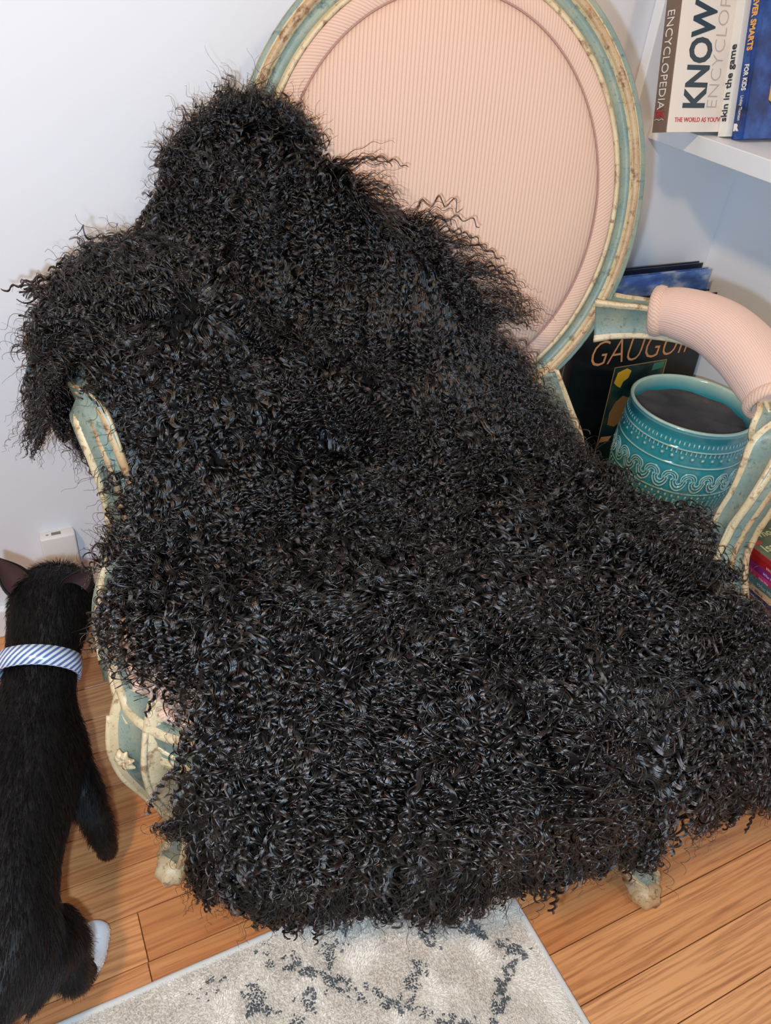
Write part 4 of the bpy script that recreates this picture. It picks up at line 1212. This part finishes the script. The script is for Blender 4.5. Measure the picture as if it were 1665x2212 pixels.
# ------------------------------------------------------------------ cat
cat = empty('cat', (-0.09, 0.55, 0.0), label='small black cat with a white hind paw walking towards the wall', cat='cat')
cat_mat = bpy.data.materials.new('black_cat_fur'); cat_mat.use_nodes = True
_b = cat_mat.node_tree.nodes['Principled BSDF']
_b.inputs['Base Color'].default_value = (0.007, 0.0062, 0.0065, 1); _b.inputs['Roughness'].default_value = 0.55; _b.inputs['Specular IOR Level'].default_value = 0.35
_b.inputs['Sheen Weight'].default_value = 0.02
white_fur = plain('white_paw_fur', srgb(232, 236, 240), 0.8, 0.2)


def skin_figure(name, nodes, edges, root, mats, parent, sub=2):
    names = list(nodes); idx = {k: i for i, k in enumerate(names)}
    me = bpy.data.meshes.new(name)
    me.from_pydata([nodes[k][0] for k in names], [(idx[a], idx[b]) for a, b in edges], [])
    o = bpy.data.objects.new(name, me); COL.objects.link(o)
    sk = o.modifiers.new('skin', 'SKIN'); sk.branch_smoothing = 0.4; sk.use_smooth_shade = True
    for i, k in enumerate(names):
        r = nodes[k][1]; r = (r, r) if not isinstance(r, tuple) else r
        me.skin_vertices[0].data[i].radius = r
        me.skin_vertices[0].data[i].use_root = (k == root)
    sb = o.modifiers.new('sub', 'SUBSURF'); sb.levels = sub; sb.render_levels = sub
    bpy.context.view_layer.update()
    m2 = bpy.data.meshes.new_from_object(o.evaluated_get(bpy.context.evaluated_depsgraph_get()))
    bpy.data.objects.remove(o); bpy.data.meshes.remove(me)
    m2.name = name
    return m2


def cl(p): return (p[0] + 0.09, p[1] - 0.55, p[2])


dx = Vector((0.10, -0.02, 0)).normalized()
cn = {
 'pelvis': ((-0.122, 0.425, 0.170), (0.050, 0.054)), 'loin': ((-0.110, 0.500, 0.178), (0.050, 0.052)), 'mid': ((-0.092, 0.570, 0.172), (0.062, 0.060)),
 'chest': ((-0.072, 0.650, 0.165), (0.064, 0.064)), 'withers': ((-0.055, 0.705, 0.190), (0.052, 0.048)), 'neck': ((-0.038, 0.758, 0.217), (0.038, 0.037)),
 'skull': ((-0.013, 0.830, 0.245), (0.060, 0.050)), 'brow': ((0.000, 0.858, 0.246), (0.052, 0.040)), 'muzzle': ((0.016, 0.892, 0.232), (0.022, 0.018)),
 'rsh': ((-0.030, 0.650, 0.130), 0.030), 'rel': ((-0.016, 0.602, 0.090), 0.018), 'rwr': ((-0.012, 0.585, 0.035), 0.012), 'rpaw': ((-0.010, 0.604, 0.012), (0.013, 0.010)),
 'lsh': ((-0.115, 0.645, 0.130), 0.028), 'lel': ((-0.122, 0.630, 0.085), 0.017), 'lwr': ((-0.125, 0.655, 0.035), 0.0115), 'lpaw': ((-0.124, 0.676, 0.012), (0.013, 0.010)),
 'rhip': ((-0.090, 0.430, 0.140), 0.036), 'rkn': ((-0.070, 0.470, 0.095), 0.030), 'rhk': ((-0.073, 0.430, 0.056), 0.0145), 'rmt': ((-0.048, 0.470, 0.018), 0.0135), 'rhp': ((-0.038, 0.514, 0.014), (0.019, 0.0135)),
 'lhip': ((-0.155, 0.415, 0.140), 0.036), 'lkn': ((-0.172, 0.475, 0.095), 0.028), 'lhk': ((-0.172, 0.425, 0.055), 0.0145), 'lmt': ((-0.172, 0.447, 0.020), 0.011), 'lhp': ((-0.172, 0.475, 0.012), (0.0135, 0.010)),
 't1': ((-0.135, 0.372, 0.180), 0.014), 't2': ((-0.130, 0.320, 0.150), 0.011), 't3': ((-0.118, 0.270, 0.110), 0.010), 't4': ((-0.115, 0.215, 0.095), 0.009), 't5': ((-0.125, 0.170, 0.110), 0.006),
}
cn = {k: (cl(v[0]), v[1]) for k, v in cn.items()}
ce = [('pelvis', 'loin'), ('loin', 'mid'), ('mid', 'chest'), ('chest', 'withers'), ('withers', 'neck'), ('neck', 'skull'), ('skull', 'brow'), ('brow', 'muzzle'),
      ('chest', 'rsh'), ('rsh', 'rel'), ('rel', 'rwr'), ('rwr', 'rpaw'), ('chest', 'lsh'), ('lsh', 'lel'), ('lel', 'lwr'), ('lwr', 'lpaw'),
      ('pelvis', 'rhip'), ('rhip', 'rkn'), ('rkn', 'rhk'), ('rhk', 'rmt'), ('rmt', 'rhp'), ('pelvis', 'lhip'), ('lhip', 'lkn'), ('lkn', 'lhk'), ('lhk', 'lmt'), ('lmt', 'lhp'),
      ('pelvis', 't1'), ('t1', 't2'), ('t2', 't3'), ('t3', 't4'), ('t4', 't5')]
cme = skin_figure('body', cn, ce, 'pelvis', None, cat)
cme.materials.append(cat_mat); cme.materials.append(white_fur)
hp_, mp_ = Vector(cn['rhp'][0]), Vector(cn['rmt'][0])
for p in cme.polygons:
    p.use_smooth = True
    c_ = p.center
    d = min((c_ - hp_).length, (c_ - (hp_ * .5 + mp_ * .5)).length, (c_ - mp_).length * 1.15)
    p.material_index = 1 if d < 0.032 and c_.z < 0.040 else 0
cb = bpy.data.objects.new('body', cme); COL.objects.link(cb); cb.parent = cat

# face: eyes, nose (turned away from the camera, towards the wall)
eye_m = plain('cat_eye', srgb(150, 160, 60), 0.08, 0.8); nose_m = plain('cat_nose', srgb(40, 30, 32), 0.4); ear_in = plain('ear_skin', srgb(72, 50, 50), 0.7, 0.2)
fdir = (Vector(cn['muzzle'][0]) - Vector(cn['skull'][0])).normalized(); fr = fdir.cross(Vector((0, 0, 1))).normalized(); fu = fr.cross(fdir)
for sd in (-1, 1):
    bm = bmesh.new(); bmesh.ops.create_uvsphere(bm, u_segments=16, v_segments=10, radius=0.0095)
    c_ = Vector(cn['brow'][0]) + fdir * 0.036 + fr * sd * 0.018 - fu * 0.006
    for q_ in bm.verts: q_.co += c_
    from_bm('eye', bm, eye_m, cat)
bm = bmesh.new(); bmesh.ops.create_uvsphere(bm, u_segments=12, v_segments=8, radius=0.0055)
c_ = Vector(cn['muzzle'][0]) + fdir * 0.015 + fu * 0.005
for q_ in bm.verts: q_.co = q_.co + c_
from_bm('nose', bm, nose_m, cat)


def ear(base, tip, wid, facing, inner_side):
    """cupped triangular ear: outer shell black, inner face pinkish"""
    base, tip = Vector(base), Vector(tip); up = (tip - base); Lh = up.length; up.normalize()
    side = up.cross(Vector(facing)).normalized(); fw = side.cross(up)
    nu_, nv_ = 11, 10; V = []; F = []; mi = []
    for layer in (0, 1):
        for i in range(nv_):
            t = i / (nv_ - 1); w = wid * (1 - t ** 1.35) * (0.9 + 0.3 * math.sin(t * 2.4)) + 0.0008
            for j in range(nu_):
                u = -1 + 2 * j / (nu_ - 1)
                dep = -0.6 * w * (1 - u * u) - layer * 0.0014 * (1 - t * .5)
                V.append(tuple(base + up * (Lh * t) + side * (u * w) + fw * dep))
    n_ = nu_ * nv_
    for layer in (0, 1):
        for i in range(nv_ - 1):
            for j in range(nu_ - 1):
                a = layer * n_ + i * nu_ + j; q_ = (a, a + 1, a + nu_ + 1, a + nu_)
                F.append(q_ if layer == 0 else q_[::-1]); mi.append(1 if layer == 0 and 1 <= j <= nu_ - 3 else 0)
    for i in range(nv_ - 1):
        for j in (0, nu_ - 1):
            a = i * nu_ + j; F.append((a, a + nu_, a + nu_ + n_, a + n_)); mi.append(0)
    me = bpy.data.meshes.new('ear'); me.from_pydata(V, [], F); me.update()
    me.polygons.foreach_set('material_index', mi)
    return link('ear', me, [cat_mat, ear_in], cat)


sk_ = Vector(cn['skull'][0])
ear(sk_ + Vector((-0.030, 0.010, 0.030)), sk_ + Vector((-0.050, 0.030, 0.070)), 0.020, (0.30, -0.9, 0.1), 1)
ear(sk_ + Vector((0.030, -0.022, 0.034)), sk_ + Vector((0.054, -0.026, 0.070)), 0.021, (0.2, -0.9, 0.35), 1)

# collar: wide band round the neck with pale reflective stripes
M_ = Mat('reflective_collar', rough=0.25, spec=0.6); v = M_.coord('UV', rot=(0, 0, math.radians(0)))
wv = M_.n('ShaderNodeTexWave', wave_type='BANDS', bands_direction='DIAGONAL'); wv.inputs['Scale'].default_value = 2 * math.pi / (20 * 0.0026) * 0.62; wv.inputs['Distortion'].default_value = 1.6; wv.inputs['Detail Scale'].default_value = 30
M_.l(v, wv.inputs['Vector'])
M_.color(M_.ramp(wv.outputs['Fac'], [(0.40, srgb(96, 124, 176)), (0.55, srgb(238, 246, 255))])); M_.b.inputs['Metallic'].default_value = 0.15
nk = Vector(cn['neck'][0]) + Vector((-0.004, -0.004, -0.004)); ax = (Vector(cn['skull'][0]) - Vector(cn['withers'][0])).normalized()
a1 = ax.cross(Vector((0, 0, 1))).normalized(); a2 = a1.cross(ax)
ring = np.array([nk + a1 * 0.0490 * math.cos(a) + a2 * 0.0465 * math.sin(a) for a in np.linspace(0, 2 * math.pi, 90, endpoint=False)])
Nr = ring - np.array(nk); Nr /= np.linalg.norm(Nr, axis=1)[:, None]
sweep('collar', ring, Nr, np.array(ax), [(0.0015, -0.0125), (0.0025, 0.0), (0.0015, 0.0125), (-0.0015, 0.0125), (-0.0015, -0.0125)], M_.m, cat, closed=True)['label'] = 'pale blue collar with white reflective stripes'

# short coat
me = cb.data
vn = np.array([v_.normal for v_ in me.vertices]); vc = np.array([v_.co for v_ in me.vertices])
tri = []
me.calc_loop_triangles()
tri = np.array([t_.vertices for t_ in me.loop_triangles]); tmi = np.array([t_.material_index for t_ in me.loop_triangles])
ar = np.linalg.norm(np.cross(vc[tri[:, 1]] - vc[tri[:, 0]], vc[tri[:, 2]] - vc[tri[:, 0]]), axis=1)


def coat(mi_, n, mat, nm, L):
    w = ar * (tmi == mi_); cdf = np.cumsum(w); cdf /= cdf[-1]
    k = np.searchsorted(cdf, rng.random(n)); a = rng.random(n); b = rng.random(n); fl_ = a + b > 1; a[fl_] = 1 - a[fl_]; b[fl_] = 1 - b[fl_]
    T = tri[k]; P = vc[T[:, 0]] + (vc[T[:, 1]] - vc[T[:, 0]]) * a[:, None] + (vc[T[:, 2]] - vc[T[:, 0]]) * b[:, None]
    Nn = unit(vn[T[:, 0]] * (1 - a - b)[:, None] + vn[T[:, 1]] * a[:, None] + vn[T[:, 2]] * b[:, None])
    back = np.array((-0.25, -0.95, -0.25)); bt_ = back - Nn * (Nn @ back)[:, None]
    leg = (P[:, 2] < 0.10)[:, None]
    bt_ = np.where(leg, np.array((0, 0, -1.0)) * 0.8, bt_)
    l = L * rng.uniform(0.6, 1.2, n) * np.where(P[:, 2] < 0.06, 0.45, 1.0)
    x = np.linspace(0, 1, 5)
    d0 = unit(Nn * 0.55 + bt_ * 0.9 + rng.normal(0, 0.12, (n, 3)))
    d1 = unit(bt_ + Nn * 0.12 + rng.normal(0, 0.10, (n, 3)))
    Pc = P[:, None, :] - Nn[:, None, :] * 0.0005 + (d0[:, None, :] * (x - x * x / 2)[None, :, None] + d1[:, None, :] * (x * x / 2)[None, :, None]) * l[:, None, None]
    W = Pc.copy(); W[:, :, 2] = np.maximum(W[:, :, 2], 0.0004)
    rr = np.full((n, 5), 0.00022) * np.array([1, 1, .9, .6, .2])
    hair_object(nm, W, rr, mat, cat)


cat_hair = fleece_mat.copy(); cat_hair.name = 'black_cat_hair'
for nd in cat_hair.node_tree.nodes:
    if nd.type == 'BSDF_HAIR_PRINCIPLED':
        nd.inputs['Melanin'].default_value = 0.998; nd.inputs['Roughness'].default_value = 0.45; nd.inputs['IOR'].default_value = 1.5
coat(0, 60000, cat_hair, 'coat', 0.015)
coat(1, 3500, hair_mat('white_hair', (0.75, 0.78, 0.80, 1), 0.6, 0.3), 'white_sock_fur', 0.007)
